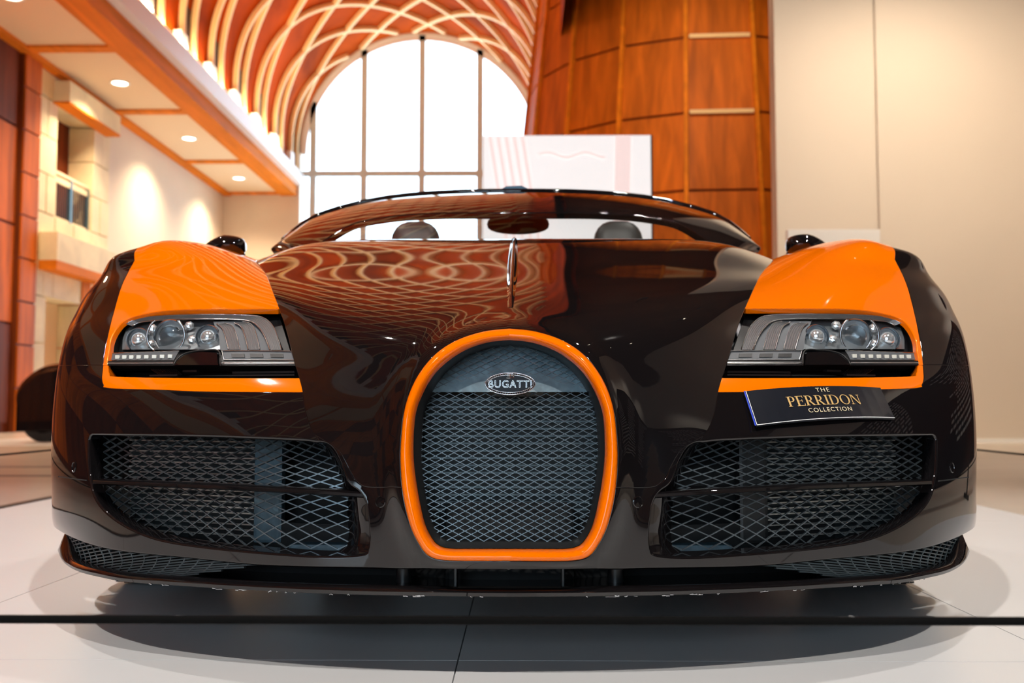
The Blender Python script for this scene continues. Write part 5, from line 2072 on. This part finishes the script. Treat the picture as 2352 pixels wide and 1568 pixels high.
# two bucket seats
for sx in (-1, 1):
    cx = .415 * sx
    def blob(name, cpt, rx, ry, rz, pw=.6):
        rr = []
        for a in np.linspace(-math.pi / 2, math.pi / 2, 13):
            c_, s_ = math.copysign(abs(math.cos(a)) ** pw, math.cos(a)), math.copysign(abs(math.sin(a)) ** pw, math.sin(a))
            rr.append([(cpt[0] + rx * c_ * math.copysign(abs(math.cos(b_)) ** pw, math.cos(b_)), cpt[1] + ry * c_ * math.copysign(abs(math.sin(b_)) ** pw, math.sin(b_)) + (s_ * rz * .18), cpt[2] + rz * s_) for b_ in np.linspace(0, 2 * math.pi, 25)])
        return MB().grid(np.array(rr)).build(name, M_leather, CAR, smooth=True)
    blob('seat_cushion', (cx, 3.72, .34), .23, .26, .09)
    blob('seat_back', (cx, 4.02, .66), .235, .09, .34)
    hp = []
    for a in np.linspace(0, math.pi, 15):
        s_ = math.sin(a)
        hp.append([(cx + sx * .02 * s_ + .105 * math.cos(a) * (.55 + .45 * (1 - s_ * .3)), 4.08 + .055 * math.cos(b_), .92 + .24 * s_ ** .75 + .03 * math.sin(b_) * 0 + (-.04 * abs(math.sin(b_ / 2)) ** 8)) for b_ in np.linspace(0, 2 * math.pi, 13)])
    blob('headrest', (cx, 4.06, 1.055), .105, .055, .14, .7)

# ---- display plate under the headlamp on the side of the white partition
PC = [(1712, 898, 1.778), (2022, 890, 1.925), (2055, 960, 1.875), (1738, 977, 1.735)]      # top-left, top-right, bottom-right, bottom-left


def on_right(px, py):
    """distance of the right-hand body side at a pixel"""
    uv, p, q, vis = S.samples()
    pm = p * [-1, 1, 1]
    qm = project(pm)
    i = np.where(vis & (uv[:, 1] < VR[8]))[0]
    k = i[np.argmin(((qm[i] - (px, py)) ** 2).sum(1))]
    return pm[k][1]


cor = []
for px, py, _ in PC:
    yy = on_right(px, py)
    cor.append(pix(px, py, yy - .012))
cor = np.array(cor)
mid_top, mid_bot = (cor[0] + cor[1]) / 2, (cor[3] + cor[2]) / 2
nrm = np.cross(cor[1] - cor[0], cor[3] - cor[0])
nrm /= np.linalg.norm(nrm)
if nrm[1] > 0:
    nrm = -nrm
bend = []
for f in (.5,):
    q = project(np.array([mid_top, mid_bot]))
    for (px, py), m_ in zip(q, (mid_top, mid_bot)):
        bend.append(m_[1] - (on_right(px, py) - .010))
bow = max(0.0, max(bend)) if max(bend) > 0 else 0.0


def plate(u, v, o=0.0):
    p = (cor[0] * (1 - u) + cor[1] * u) * (1 - v) + (cor[3] * (1 - u) + cor[2] * u) * v
    return p + nrm * (o + bow * 4 * u * (1 - u))


PLT = MB()
gu = np.linspace(0, 1, 13)
PLT.grid(np.array([[plate(u, v, 0) for u in gu] for v in (0, .5, 1)]))
PLT.grid(np.array([[plate(u, v, -.004) for u in gu] for v in (0, .5, 1)]), True)
loop = [(u, 0) for u in gu] + [(1, .5)] + [(u, 1) for u in gu[::-1]] + [(0, .5)]
PLT.grid(np.array([[plate(u, v, 0) for u, v in loop + loop[:1]], [plate(u, v, -.004) for u, v in loop + loop[:1]]]))
PL = PLT.build('name_plate', M_plate, CAR)
PL['label'] = 'dark display plate with gold lettering'
MB().grid(np.array([[plate(-.012, v, .0004) for v in (0, .5, 1)], [plate(-.003, v, .0006) for v in (0, .5, 1)]])).build('blue_edge', M_blue, PL)
MB().grid(np.array([[plate(u, 1.0, .0008) for u in gu], [plate(u, .982, .0008) for u in gu]])).build('pale_edge', M_white, PL)
MB().grid(np.array([[plate(0.0, v, .0008) for v in (0, .5, 1)], [plate(.004, v, .0008) for v in (0, .5, 1)]])).build('pale_edge', M_white, PL)


def put_text(V, F, uc, vc, hu, hv, material):
    """V centred letters with cap height 1 and any width; hu = full width in u, hv = cap height in v"""
    wid = V[:, 0].max() - V[:, 0].min()
    MB().add([plate(uc + x / wid * hu, vc - y * hv, .0012 + z) for x, y, z in V], F).build('lettering', material, PL)


TV, TF = text_mesh('THE', 1.0, spacing=1.25)
put_text(TV, TF, .527, .13, .100, .125, M_cream)
TV, TF = text_mesh('COLLECTION', 1.0, spacing=1.18)
put_text(TV, TF, .527, .735, .316, .125, M_cream)


def serif_word(word):
    """roman capitals with serifs, cap height 1, as polygons"""
    V, F = [], []

    def poly(pts):
        n = len(V)
        V.extend([(x, y, 0) for x, y in pts])
        F.append(tuple(range(n, n + len(pts))))

    def stem(x, w=.17, y0=0, y1=1):
        poly([(x, y0), (x + w, y0), (x + w, y1), (x, y1)])

    def serif(x, y, w=.36, h=.055, c=.085):
        poly([(x + c - w / 2, y), (x + c + w / 2, y), (x + c + w / 2, y + h), (x + c - w / 2, y + h)])

    def bowl(cx, cy, rx, ry, a0, a1, t=.17, th=.05, n=18):
        a = [a0 + (a1 - a0) * k / n for k in range(n + 1)]
        for p, q in zip(a[:-1], a[1:]):
            def io(b):
                w = th + (t - th) * abs(math.cos(b)) ** 1.3
                return (cx + rx * math.cos(b), cy + ry * math.sin(b)), (cx + (rx - w) * math.cos(b), cy + (ry - min(w, .075)) * math.sin(b))
            (o1, i1), (o2, i2) = io(p), io(q)
            poly([i1, o1, o2, i2])

    x = 0.0
    h = math.pi / 2
    for ch in word:
        if ch in 'PR':
            stem(x + .08); serif(x + .08, 0); serif(x + .08, .945)
            poly([(x + .2, .945), (x + .36, .945), (x + .36, 1), (x + .2, 1)])
            poly([(x + .2, .44), (x + .36, .44), (x + .36, .49), (x + .2, .49)])
            bowl(x + .34, .72, .34, .28, -h, h)
            if ch == 'R':
                poly([(x + .30, .46), (x + .48, .46), (x + .80, .05), (x + .60, .05)])
                serif(x + .66, 0, .30)
                x += .92
            else:
                x += .78
        elif ch == 'E':
            stem(x + .08); serif(x + .08, 0); serif(x + .08, .945)
            for y, w_ in ((0, .52), (.475, .38), (.945, .48)):
                poly([(x + .2, y), (x + .2 + w_, y), (x + .2 + w_, y + .055), (x + .2, y + .055)])
            poly([(x + .66, 0), (x + .72, 0), (x + .74, .24), (x + .70, .24)])
            poly([(x + .63, .78), (x + .67, .78), (x + .68, 1), (x + .62, 1)])
            poly([(x + .52, .36), (x + .57, .36), (x + .57, .64), (x + .52, .64)])
            x += .82
        elif ch == 'I':
            stem(x + .10); serif(x + .10, 0); serif(x + .10, .945)
            x += .44
        elif ch == 'D':
            stem(x + .08); serif(x + .08, 0); serif(x + .08, .945)
            poly([(x + .2, .945), (x + .38, .945), (x + .38, 1), (x + .2, 1)])
            poly([(x + .2, 0), (x + .38, 0), (x + .38, .055), (x + .2, .055)])
            bowl(x + .36, .5, .52, .5, -h, h)
            x += 1.0
        elif ch == 'O':
            bowl(x + .50, .5, .48, .52, 0, 2 * math.pi, n=36)
            x += 1.06
        elif ch == 'N':
            stem(x + .10, .07); serif(x + .10, 0, .30, c=.04); stem(x + .80, .07); serif(x + .80, .945, .30, c=.04)
            poly([(x + .02, .945), (x + .22, .945), (x + .22, 1), (x + .02, 1)])
            poly([(x + .10, 1), (x + .28, 1), (x + .87, 0), (x + .74, 0)])
            x += 1.0
    V = np.array(V)
    V[:, 0] -= (V[:, 0].min() + V[:, 0].max()) / 2
    V[:, 1] -= .5
    return V, F


TV, TF = serif_word('PERRIDON')
put_text(TV, TF, .515, .44, .535, .30, M_gold)
